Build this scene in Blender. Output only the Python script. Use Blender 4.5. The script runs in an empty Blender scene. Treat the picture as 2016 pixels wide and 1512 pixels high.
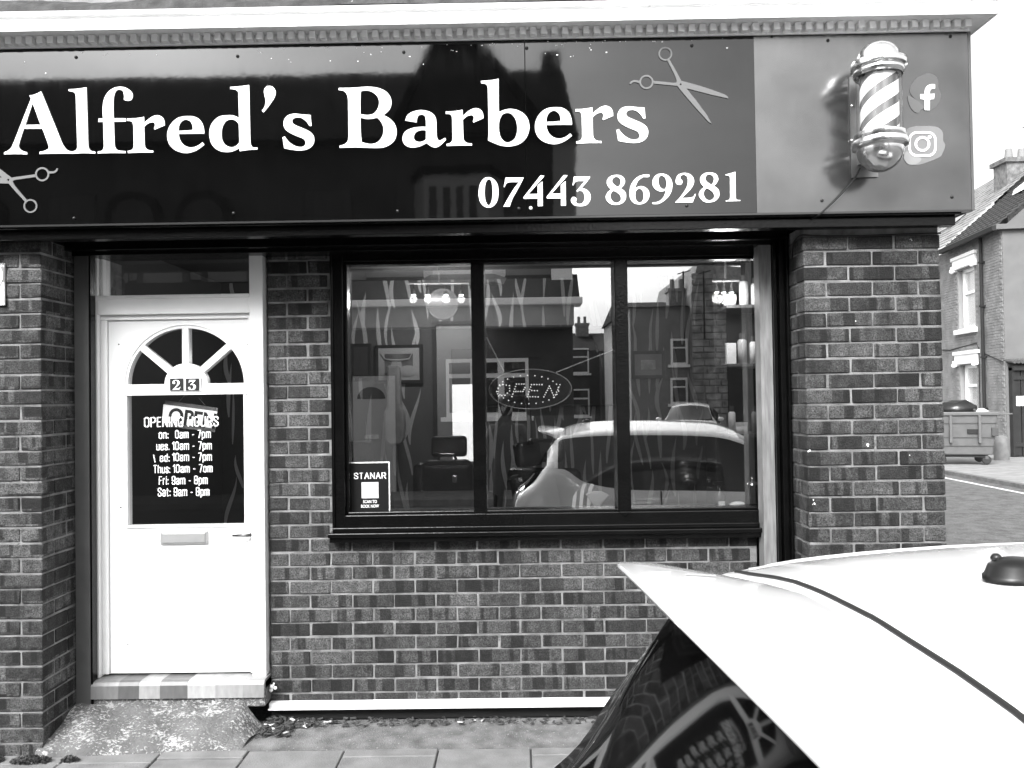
import bpy, bmesh, math, random
from mathutils import Vector, Matrix
R = random.Random(7)
rad = math.radians
S = bpy.context.scene
COL = S.collection

# ---------------------------------------------------------------- camera, sky, sun, exposure
FPX = 1586.98
CAM = Vector((0, -4.338, 1.7105)); YAW, PIT, ROL = -.0081, .0168, -.0146
FW = Vector((math.sin(YAW)*math.cos(PIT), math.cos(YAW)*math.cos(PIT), math.sin(PIT)))
_r = Vector((math.cos(YAW), -math.sin(YAW), 0)); _u = _r.cross(FW)
RT = _r*math.cos(ROL)+_u*math.sin(ROL); UP = -_r*math.sin(ROL)+_u*math.cos(ROL)
cd = bpy.data.cameras.new('camera'); cam = bpy.data.objects.new('camera', cd); COL.objects.link(cam)
cd.sensor_width = 36; cd.lens = 36*FPX/2016; cd.clip_start = .03; cd.clip_end = 600
m = Matrix((( RT.x, UP.x, -FW.x, CAM.x), (RT.y, UP.y, -FW.y, CAM.y), (RT.z, UP.z, -FW.z, CAM.z), (0, 0, 0, 1)))
cam.matrix_world = m; S.camera = cam

SUN_EL, SUN_AZ = 39, 203      # azimuth clockwise from +Y: behind the photographer, a little to the left
w = bpy.data.worlds.new('World'); S.world = w; w.use_nodes = True
nt = w.node_tree; bg = nt.nodes['Background']
sky = nt.nodes.new('ShaderNodeTexSky'); sky.sky_type = 'NISHITA'; sky.sun_disc = False
sky.sun_elevation = rad(SUN_EL); sky.sun_rotation = rad(SUN_AZ); sky.air_density = 2.2; sky.dust_density = 6; sky.ozone_density = 1
bw = nt.nodes.new('ShaderNodeRGBToBW'); nt.links.new(sky.outputs[0], bw.inputs[0])
tc = nt.nodes.new('ShaderNodeTexCoord'); mp = nt.nodes.new('ShaderNodeMapping'); mp.inputs['Scale'].default_value = (1, 1, 3)
no = nt.nodes.new('ShaderNodeTexNoise'); no.inputs['Scale'].default_value = 2.3; no.inputs['Detail'].default_value = 5
mr = nt.nodes.new('ShaderNodeMapRange'); mr.inputs[1].default_value = .3; mr.inputs[2].default_value = .7; mr.inputs[3].default_value = .8; mr.inputs[4].default_value = 1.25
mu = nt.nodes.new('ShaderNodeMath'); mu.operation = 'MULTIPLY'
nt.links.new(tc.outputs['Generated'], mp.inputs[0]); nt.links.new(mp.outputs[0], no.inputs[0]); nt.links.new(no.outputs[0], mr.inputs[0])
nt.links.new(bw.outputs[0], mu.inputs[0]); nt.links.new(mr.outputs[0], mu.inputs[1]); nt.links.new(mu.outputs[0], bg.inputs[0])
bg.inputs[1].default_value = .15
ld = bpy.data.lights.new('sun', 'SUN'); ld.energy = 1.5; ld.angle = rad(22); ld.color = (1, 1, 1)
lo = bpy.data.objects.new('sun', ld); COL.objects.link(lo)
el, az = rad(SUN_EL), rad(SUN_AZ)
sd = Vector((math.sin(az)*math.cos(el), math.cos(az)*math.cos(el), math.sin(el)))
lo.rotation_euler = sd.to_track_quat('Z', 'Y').to_euler(); lo.location = sd*30
S.view_settings.view_transform = 'Standard'; S.view_settings.look = 'None'; S.view_settings.gamma = 1
S.view_settings.use_curve_mapping = False; S.view_settings.exposure = 1.5
S.cycles.max_bounces = 10; S.cycles.transparent_max_bounces = 16; S.cycles.glossy_bounces = 5

# ---------------------------------------------------------------- measuring helpers (photo pixel -> point of a real plane)
def ray(px, py): return FW+RT*((px-1008)/FPX)-UP*((py-756)/FPX)
def at(px, py, Y):
    d = ray(px, py); return CAM+d*((Y-CAM.y)/d.y)
def atz(px, py, Z):
    d = ray(px, py); return CAM+d*((Z-CAM.z)/d.z)
GY = .06
def mir(px, py, Y, yp=GY):       # the real place of something the photo shows mirrored in the plane y = yp
    p = at(px, py, 2*yp-Y); return Vector((p.x, Y, p.z))

# ---------------------------------------------------------------- materials
MATS = {}
def mat(name, v, rough=.6, metal=0., var=0., vs=6., bump=0., bs=60., spec=.5, coat=0., stretch=(1, 1, 1), spots=None, lo_=None, emit=None):
    if name in MATS: return MATS[name]
    M = bpy.data.materials.new(name); M.use_nodes = True; t = M.node_tree; n = t.nodes; L = t.links
    b = n['Principled BSDF']; b.inputs['Base Color'].default_value = (v, v, v, 1); b.inputs['Roughness'].default_value = rough
    b.inputs['Metallic'].default_value = metal; b.inputs['Specular IOR Level'].default_value = spec; b.inputs['Coat Weight'].default_value = coat
    if emit: b.inputs['Emission Color'].default_value = (1, 1, 1, 1); b.inputs['Emission Strength'].default_value = emit
    g = n.new('ShaderNodeNewGeometry'); q = n.new('ShaderNodeVectorMath'); q.operation = 'MULTIPLY'; q.inputs[1].default_value = stretch
    L.new(g.outputs['Position'], q.inputs[0])
    out = None
    if var:
        a = n.new('ShaderNodeTexNoise'); a.inputs['Scale'].default_value = vs; a.inputs['Detail'].default_value = 6; L.new(q.outputs[0], a.inputs[0])
        r = n.new('ShaderNodeMapRange'); r.inputs[1].default_value = .3; r.inputs[2].default_value = .7
        r.inputs[3].default_value = v*(1-var); r.inputs[4].default_value = v*(1+var); L.new(a.outputs[0], r.inputs[0]); out = r.outputs[0]
    if spots:     # (scale, threshold, value): flecks, peeled paint, chips
        a = n.new('ShaderNodeTexNoise'); a.inputs['Scale'].default_value = spots[0]; a.inputs['Detail'].default_value = 8; a.inputs['Roughness'].default_value = .65
        L.new(q.outputs[0], a.inputs[0])
        r = n.new('ShaderNodeMapRange'); r.inputs[1].default_value = spots[1]; r.inputs[2].default_value = spots[1]+.03; L.new(a.outputs[0], r.inputs[0])
        x = n.new('ShaderNodeMix'); x.data_type = 'FLOAT'; L.new(r.outputs[0], x.inputs[0])
        if out: L.new(out, x.inputs[2])
        else: x.inputs[2].default_value = v
        x.inputs[3].default_value = spots[2]; out = x.outputs[0]
    if out: L.new(out, b.inputs['Base Color'])
    if bump:
        a = n.new('ShaderNodeTexNoise'); a.inputs['Scale'].default_value = bs; a.inputs['Detail'].default_value = 5; L.new(q.outputs[0], a.inputs[0])
        k = n.new('ShaderNodeBump'); k.inputs['Strength'].default_value = bump; k.inputs['Distance'].default_value = .01
        L.new(a.outputs[0], k.inputs['Height']); L.new(k.outputs[0], b.inputs['Normal'])
    MATS[name] = M; return M

def brick_mat(name, v, gain=1.):
    if name in MATS: return MATS[name]
    M = bpy.data.materials.new(name); M.use_nodes = True; t = M.node_tree; n = t.nodes; L = t.links; b = n['Principled BSDF']
    def N(k, **kw):
        o = n.new('ShaderNode'+k)
        for a, c in kw.items(): setattr(o, a, c)
        return o
    def mth(op, a, c=None):
        o = N('Math', operation=op)
        for i, x in enumerate((a, c)):
            if x is None: continue
            if isinstance(x, (int, float)): o.inputs[i].default_value = x
            else: L.new(x, o.inputs[i])
        return o.outputs[0]
    g = N('NewGeometry'); sx = N('SeparateXYZ'); L.new(g.outputs['Position'], sx.inputs[0])
    u = mth('ADD', sx.outputs[0], sx.outputs[1]); c = mth('FLOOR', mth('DIVIDE', mth('ADD', sx.outputs[2], .0), .075))
    def white(du, seed):
        cb = N('CombineXYZ'); L.new(mth('FLOOR', mth('DIVIDE', u, du)), cb.inputs[0]); L.new(mth('MULTIPLY', c, 1.37), cb.inputs[1]); cb.inputs[2].default_value = seed
        w_ = N('TexWhiteNoise', noise_dimensions='3D'); L.new(cb.outputs[0], w_.inputs[0]); return w_.outputs[0]
    tone = white(.225, 3.1)
    # kiln bands: dark upright bars, different in every course
    cb = N('CombineXYZ'); L.new(mth('MULTIPLY', u, 13.), cb.inputs[0]); L.new(mth('MULTIPLY', c, 5.71), cb.inputs[1])
    nb = N('TexNoise'); nb.inputs['Scale'].default_value = 1.; nb.inputs['Detail'].default_value = 1.; L.new(cb.outputs[0], nb.inputs[0])
    rb = N('MapRange'); rb.inputs[1].default_value = .545; rb.inputs[2].default_value = .575; L.new(nb.outputs[0], rb.inputs[0])
    # grain and pits
    fn = N('TexNoise'); fn.inputs['Scale'].default_value = 130.; fn.inputs['Detail'].default_value = 6.; fn.inputs['Roughness'].default_value = .7; L.new(g.outputs['Position'], fn.inputs[0])
    mn = N('TexNoise'); mn.inputs['Scale'].default_value = 26.; mn.inputs['Detail'].default_value = 3.; L.new(g.outputs['Position'], mn.inputs[0])
    vo = N('TexVoronoi'); vo.inputs['Scale'].default_value = 85.; L.new(g.outputs['Position'], vo.inputs[0])
    pit = N('MapRange'); pit.inputs[1].default_value = .12; pit.inputs[2].default_value = .30; L.new(vo.outputs['Distance'], pit.inputs[0])
    a = mth('ADD', mth('MULTIPLY', tone, 1.35), .5)
    a = mth('MULTIPLY', a, mth('SUBTRACT', 1., mth('MULTIPLY', rb.outputs[0], .68)))
    a = mth('MULTIPLY', a, mth('ADD', mth('MULTIPLY', fn.outputs[0], 5.6), -1.8))
    a = mth('MULTIPLY', a, mth('ADD', mth('MULTIPLY', mn.outputs[0], 2.2), -.1))
    a = mth('MULTIPLY', a, mth('ADD', mth('MULTIPLY', pit.outputs[0], .35), .65))
    st_ = N('TexNoise'); st_.inputs['Scale'].default_value = 1.7; st_.inputs['Detail'].default_value = 5.; L.new(g.outputs['Position'], st_.inputs[0])
    a = mth('MULTIPLY', a, mth('ADD', mth('MULTIPLY', st_.outputs[0], 1.3), .35))
    a = mth('MAXIMUM', mth('MULTIPLY', a, v), .008)
    L.new(a, b.inputs['Base Color']); b.inputs['Roughness'].default_value = .78; b.inputs['Specular IOR Level'].default_value = .35
    k = N('Bump'); k.inputs['Strength'].default_value = .9; k.inputs['Distance'].default_value = .006
    L.new(mth('ADD', fn.outputs[0], mth('MULTIPLY', pit.outputs[0], .35)), k.inputs['Height']); L.new(k.outputs[0], b.inputs['Normal'])
    MATS[name] = M; return M

def glass_mat(name, base_refl, gain=1.6, tint=1.):
    if name in MATS: return MATS[name]
    M = bpy.data.materials.new(name); M.use_nodes = True; t = M.node_tree; n = t.nodes; L = t.links; n.remove(n['Principled BSDF'])
    f = n.new('ShaderNodeLayerWeight'); f.inputs[0].default_value = .5; pw = n.new('ShaderNodeMath'); pw.operation = 'POWER'; pw.inputs[1].default_value = 5
    a = n.new('ShaderNodeMath'); a.operation = 'MULTIPLY_ADD'; a.inputs[1].default_value = gain; a.inputs[2].default_value = base_refl; a.use_clamp = True
    tr = n.new('ShaderNodeBsdfTransparent'); tr.inputs[0].default_value = (tint, tint, tint, 1)
    gl = n.new('ShaderNodeBsdfGlossy'); gl.inputs['Roughness'].default_value = .0
    mx = n.new('ShaderNodeMixShader')
    L.new(f.outputs['Facing'], pw.inputs[0]); L.new(pw.outputs[0], a.inputs[0]); L.new(a.outputs[0], mx.inputs[0]); L.new(tr.outputs[0], mx.inputs[1]); L.new(gl.outputs[0], mx.inputs[2])
    L.new(mx.outputs[0], n['Material Output'].inputs[0]); MATS[name] = M; return M

def sign_mat(name, v, rough, dirt):
    M = mat(name, v, rough, var=.25, vs=3, spec=.55, bump=.05, bs=2., metal=.8 if v > .1 else 0.)
    t = M.node_tree; n = t.nodes; L = t.links; b = n['Principled BSDF']
    g = n.new('ShaderNodeNewGeometry'); sx = n.new('ShaderNodeSeparateXYZ'); L.new(g.outputs['Position'], sx.inputs[0])
    r = n.new('ShaderNodeMapRange'); r.inputs[1].default_value = 3.18; r.inputs[2].default_value = 3.42; L.new(sx.outputs[2], r.inputs[0])
    st = n.new('ShaderNodeVectorMath'); st.operation = 'MULTIPLY'; st.inputs[1].default_value = (60, 1, 6); L.new(g.outputs['Position'], st.inputs[0])
    s1 = n.new('ShaderNodeTexNoise'); s1.inputs['Scale'].default_value = 1; s1.inputs['Detail'].default_value = 6; L.new(st.outputs[0], s1.inputs[0])
    s2 = n.new('ShaderNodeTexNoise'); s2.inputs['Scale'].default_value = 14; s2.inputs['Detail'].default_value = 8; L.new(g.outputs['Position'], s2.inputs[0])
    a = n.new('ShaderNodeMath'); a.operation = 'MULTIPLY'; L.new(s1.outputs[0], a.inputs[0]); L.new(s2.outputs[0], a.inputs[1])
    c = n.new('ShaderNodeMath'); c.operation = 'MULTIPLY_ADD'; c.inputs[1].default_value = 1.; c.inputs[2].default_value = .25; L.new(r.outputs[0], c.inputs[0])
    d = n.new('ShaderNodeMath'); d.operation = 'MULTIPLY'; L.new(a.outputs[0], d.inputs[0]); L.new(c.outputs[0], d.inputs[1])
    e = n.new('ShaderNodeMath'); e.operation = 'MULTIPLY_ADD'; e.inputs[1].default_value = dirt; L.new(d.outputs[0], e.inputs[0])
    old = b.inputs['Base Color'].links[0].from_socket; L.new(old, e.inputs[2]); L.new(e.outputs[0], b.inputs['Base Color'])
    f = n.new('ShaderNodeMath'); f.operation = 'MULTIPLY_ADD'; f.inputs[1].default_value = .12; f.inputs[2].default_value = rough; L.new(d.outputs[0], f.inputs[0]); L.new(f.outputs[0], b.inputs['Roughness'])
    return M

BRICK = brick_mat('brick_clay', .042)
BRICKF = mat('brick_far', .22, .8, var=.3, vs=9, bump=.5, bs=30)
MORT = mat('mortar', .20, .9, var=.45, vs=11, spots=(5, .60, .11), bump=.8, bs=170)
WHITE = mat('white_gloss_paint', .82, .32, var=.03, vs=4, spots=(22, .80, .35), bump=.08, bs=25)
WHITED = mat('white_weathered_paint', .86, .45, var=.06, vs=8, spots=(9, .73, .35), bump=.3, bs=30)
BLACK = mat('black_gloss_paint', .003, .2, var=.3, vs=10, bump=.12, bs=70, spots=(60, .80, .2), spec=.22)
BLACKM = mat('black_matt', .006, .7)
GREYP = mat('grey_painted_metal', .08, .45, var=.12, vs=9, bump=.1, bs=30)
LGREY = mat('light_grey_timber', .18, .6, var=.3, vs=12, stretch=(6, 1, .6), bump=.2)
SIGNB = sign_mat('black_sign_face', .0012, .02, .012)
SIGNG = sign_mat('grey_sign_face', .115, .17, .05)
VINYL = mat('white_vinyl', .9, .35)
VGREY = mat('grey_vinyl', .12, .4)
CHROME = mat('polished_steel', .85, .2, metal=1., var=.06, vs=20, bump=.04, bs=25)
PANE = glass_mat('window_glass', .30, .8, .85)
PANED = glass_mat('door_glass', .05, .9, .93)
GFAR = mat('far_window_glass', .03, .06, spec=.9)
ASPH = mat('asphalt', .085, .9, var=.4, vs=6, bump=.5, bs=40, spots=(45, .58, .17))
FLAG = mat('flagstone', .18, .85, var=.22, vs=7, bump=.4, bs=120, spots=(80, .68, .18))
KERB = mat('kerb_stone', .12, .85, var=.3, vs=8, bump=.4)
TARM = mat('worn_tarmac', .155, .9, var=.45, vs=9, bump=.8, bs=150, spots=(70, .62, .36))
def flaked(name, under, over, thr, fs):
    M = mat(name, under, .8, var=.3, vs=8, bump=1., bs=55); t = M.node_tree; n = t.nodes; L = t.links; b = n['Principled BSDF']
    g = n.new('ShaderNodeNewGeometry'); q = n.new('ShaderNodeVectorMath'); q.operation = 'MULTIPLY'; q.inputs[1].default_value = (.8, 1.5, 1.); L.new(g.outputs['Position'], q.inputs[0])
    a1 = n.new('ShaderNodeTexNoise'); a1.inputs['Scale'].default_value = 4.5; a1.inputs['Detail'].default_value = 9; a1.inputs['Roughness'].default_value = .72; L.new(q.outputs[0], a1.inputs[0])
    a2 = n.new('ShaderNodeTexNoise'); a2.inputs['Scale'].default_value = fs; a2.inputs['Detail'].default_value = 9; a2.inputs['Roughness'].default_value = .7; a2.inputs['Distortion'].default_value = .1; L.new(q.outputs[0], a2.inputs[0])
    c = n.new('ShaderNodeMath'); c.operation = 'ADD'; L.new(a1.outputs[0], c.inputs[0]); L.new(a2.outputs[0], c.inputs[1])
    r = n.new('ShaderNodeMapRange'); r.inputs[1].default_value = thr; r.inputs[2].default_value = thr+.09; L.new(c.outputs[0], r.inputs[0])
    x = n.new('ShaderNodeMix'); x.data_type = 'FLOAT'; L.new(r.outputs[0], x.inputs[0]); L.new(b.inputs['Base Color'].links[0].from_socket, x.inputs[2]); x.inputs[3].default_value = over
    L.new(x.outputs[0], b.inputs['Base Color'])
    k = n.new('ShaderNodeBump'); k.inputs['Strength'].default_value = .6; k.inputs['Distance'].default_value = .004; L.new(r.outputs[0], k.inputs['Height']); L.new(b.inputs['Normal'].links[0].from_socket, k.inputs['Normal']); L.new(k.outputs[0], b.inputs['Normal'])
    return M
CONC = flaked('painted_concrete', .11, .48, 1.035, 75)
LEAD = mat('rough_flashing', .035, .75, var=.6, vs=16, bump=1., bs=45, spots=(20, .66, .4))
CARW = mat('white_car_paint', .86, .12, coat=.6, spec=.5)
CARG = mat('tinted_car_glass', .004, .04, spec=.2)
RUBBER = mat('rubber', .015, .6)

# ---------------------------------------------------------------- mesh helpers
class MB:
    def __init__(s): s.v = []; s.f = []
    def box(s, x0, x1, y0, y1, z0, z1, M=None):
        i = len(s.v)
        p = [Vector((x, y, z)) for z in (z0, z1) for y in (y0, y1) for x in (x0, x1)]
        s.v += [M @ q if M else q for q in p]
        s.f += [tuple(i+k for k in f) for f in ((0, 2, 3, 1), (4, 5, 7, 6), (0, 1, 5, 4), (2, 6, 7, 3), (0, 4, 6, 2), (1, 3, 7, 5))]
        return s
    def prism(s, pts, d0, d1, ax='y'):      # pts in the plane across ax
        i = len(s.v); n = len(pts)
        for d in (d0, d1):
            for a, b in pts: s.v.append(Vector((a, d, b)) if ax == 'y' else Vector((d, a, b)) if ax == 'x' else Vector((a, b, d)))
        s.f.append(tuple(i+k for k in range(n))); s.f.append(tuple(i+n+k for k in reversed(range(n))))
        for k in range(n): j = (k+1) % n; s.f.append((i+k, i+n+k, i+n+j, i+j))
        return s
    def tube(s, path, r, n=8, closed=False):
        path = [Vector(p) for p in path]; i = len(s.v); m_ = len(path)
        for k, p in enumerate(path):
            a = path[(k-1) % m_] if closed or k else p; b = path[(k+1) % m_] if closed or k < m_-1 else p
            t = (b-a).normalized(); q = t.cross(Vector((0, 0, 1)) if abs(t.z) < .9 else Vector((1, 0, 0))).normalized(); h = t.cross(q)
            rr = r[k] if isinstance(r, (list, tuple)) else r
            for j in range(n): g = 2*math.pi*j/n; s.v.append(p+q*math.cos(g)*rr+h*math.sin(g)*rr)
        for k in range(m_ if closed else m_-1):
            for j in range(n):
                l = (k+1) % m_; s.f.append((i+k*n+j, i+k*n+(j+1) % n, i+l*n+(j+1) % n, i+l*n+j))
        if not closed: s.f.append(tuple(i+j for j in reversed(range(n)))); s.f.append(tuple(i+(m_-1)*n+j for j in range(n)))
        return s
    def lathe(s, prof, c, n=32, ax='z', a0=0, a1=360):
        i = len(s.v); m_ = len(prof); full = a1-a0 >= 360; cols = n if full else n+1; c = Vector(c)
        for k in range(cols):
            g = rad(a0+(a1-a0)*k/n); co, si = math.cos(g), math.sin(g)
            for r, h in prof:
                s.v.append(c+(Vector((r*co, r*si, h)) if ax == 'z' else Vector((r*co, h, r*si)) if ax == 'y' else Vector((h, r*co, r*si))))
        for k in range(n):
            l = (k+1) % cols
            for j in range(m_-1): s.f.append((i+k*m_+j, i+l*m_+j, i+l*m_+j+1, i+k*m_+j+1))
        return s
    def ball(s, c, r, n=10, sc=(1, 1, 1)):
        i0 = len(s.v); s.lathe([(r*math.sin(math.pi*k/8), -r*math.cos(math.pi*k/8)) for k in range(9)], (0, 0, 0), n)
        for k in range(i0, len(s.v)): v = s.v[k]; s.v[k] = Vector((v.x*sc[0]+c[0], v.y*sc[1]+c[1], v.z*sc[2]+c[2]))
        return s
    def quad(s, a, b, c, d):
        i = len(s.v); s.v += [Vector(x) for x in (a, b, c, d)]; s.f.append((i, i+1, i+2, i+3)); return s
    def mesh(s, name, M, smooth=False):
        me = bpy.data.meshes.new(name); me.from_pydata([tuple(v) for v in s.v], [], s.f)
        me.materials.append(M); me.validate()
        bm = bmesh.new(); bm.from_mesh(me); bmesh.ops.remove_doubles(bm, verts=bm.verts, dist=1e-5)
        bmesh.ops.recalc_face_normals(bm, faces=bm.faces); bm.to_mesh(me); bm.free()
        if smooth: me.polygons.foreach_set('use_smooth', [True]*len(me.polygons))
        return me
    def build(s, name, M, parent=None, bevel=0, smooth=False, seg=2):
        return link(s.mesh(name, M, smooth), name, parent, bevel, seg)

def link(me, name, parent=None, bevel=0, seg=2):
    o = bpy.data.objects.new(name, me); COL.objects.link(o)
    if parent is not None: o.parent = parent; o.matrix_parent_inverse = parent.matrix_basis.inverted()
    if bevel:
        md = o.modifiers.new('bevel', 'BEVEL'); md.width = bevel; md.segments = seg; md.limit_method = 'ANGLE'
    return o
def tag(o, label=None, cat=None, group=None, kind=None):
    for k, v in (('label', label), ('category', cat), ('group', group), ('kind', kind)):
        if v: o[k] = v
    return o
def thing(name, loc, label, cat, group=None, rz=0):
    o = bpy.data.objects.new(name, None); COL.objects.link(o); o.location = loc; o.rotation_euler.z = rz; o.empty_display_size = .1
    return tag(o, label, cat, group)
def kids(o): return [c for c in bpy.data.objects if c.parent == o]
def dup(o, parent=None):
    c = o.copy(); COL.objects.link(c)
    if parent is not None: c.parent = parent
    for k in kids(o): dup(k, c)
    return c
def smooth_by_angle(o, ang=35):
    me = o.data; me.polygons.foreach_set('use_smooth', [True]*len(me.polygons))
    bm = bmesh.new(); bm.from_mesh(me)
    for e in bm.edges:
        if len(e.link_faces) == 2 and e.calc_face_angle(0) > rad(ang): e.smooth = False
    bm.to_mesh(me); bm.free(); return o

def curve_mesh(name, contours, depth, M):      # contours in metres (x, z); front face towards -y
    c = bpy.data.curves.new(name, 'CURVE'); c.dimensions = '2D'; c.fill_mode = 'BOTH'; c.extrude = depth/2
    for pts in contours:
        s = c.splines.new('POLY'); s.points.add(len(pts)-1); s.use_cyclic_u = True
        for i, (x, z) in enumerate(pts): s.points[i].co = (x, z, 0, 1)
    return _conv(c, name, M)
def _conv(c, name, M):
    o = bpy.data.objects.new('tmp', c); COL.objects.link(o)
    me = bpy.data.meshes.new_from_object(o.evaluated_get(bpy.context.evaluated_depsgraph_get())); bpy.data.objects.remove(o)
    me.name = name; me.materials.clear(); me.materials.append(M)
    me.transform(Matrix.Rotation(rad(90), 4, 'X')); return me
def text_mesh(body, M, depth=.001, bold=0.):
    c = bpy.data.curves.new('t', 'FONT'); c.body = body; c.extrude = depth/2; c.offset = bold; c.size = 1
    return _conv(c, 'lettering', M)
def text_fit(name, body, M, px0, px1, pyb, pyt, Y, parent, depth=.001, bold=.0, refbody=None, slope=-.0155, rot=0.):
    """text whose glyph box spans photo columns px0..px1, baseline pyb, cap top pyt on plane Y"""
    me = text_mesh(body, M, depth, bold)
    xs = [v.co.x for v in me.vertices]; zs = [v.co.z for v in me.vertices]
    a = at(px0, pyb, Y); b = at(px1, pyb, Y); t = at(px0, pyt, Y); cap = .72
    sx = (b.x-a.x)/(max(xs)-min(xs)); sz = (t.z-a.z)/cap; x0 = min(xs)
    for v in me.vertices: v.co = Vector(((v.co.x-x0)*sx, v.co.y, v.co.z*sz))
    if rot: me.transform(Matrix.Rotation(rot, 4, 'Y'))
    me.transform(Matrix.Translation((a.x, Y, a.z)))
    return link(me, name, parent)

# glyph outlines: "x,y" smooth point, "x,y*" corner
def contour(s, org, sc, n=6):
    P = []
    for w_ in s.split():
        c = w_.endswith('*'); x, y = w_.rstrip('*').split(','); P.append((org[0]+float(x)/sc, org[1]+float(y)/sc, c))
    out = []; N = len(P)
    for i in range(N):
        p0, p1, p2, p3 = P[i-1], P[i], P[(i+1) % N], P[(i+2) % N]
        out.append((p1[0], p1[1]))
        if p1[2] and p2[2]: continue
        ch = math.hypot(p2[0]-p1[0], p2[1]-p1[1])
        def tan(a, b, c):
            dx, dy = c[0]-a[0], c[1]-a[1]; l = math.hypot(dx, dy) or 1; return dx/l*ch, dy/l*ch
        m1 = tan(p0, p1, p2) if not p1[2] else None; m2 = tan(p1, p2, p3) if not p2[2] else None
        d = (p2[0]-p1[0], p2[1]-p1[1])
        if m1 is None: m1 = tuple(1.5*d[k]-.5*m2[k] for k in (0, 1))
        if m2 is None: m2 = tuple(1.5*d[k]-.5*m1[k] for k in (0, 1))
        for k in range(1, n):
            t = k/n; h1 = 2*t**3-3*t*t+1; h2 = t**3-2*t*t+t; h3 = -2*t**3+3*t*t; h4 = t**3-t*t
            out.append((h1*p1[0]+h2*m1[0]+h3*p2[0]+h4*m2[0], h1*p1[1]+h2*m1[1]+h3*p2[1]+h4*m2[1]))
    return out

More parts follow.
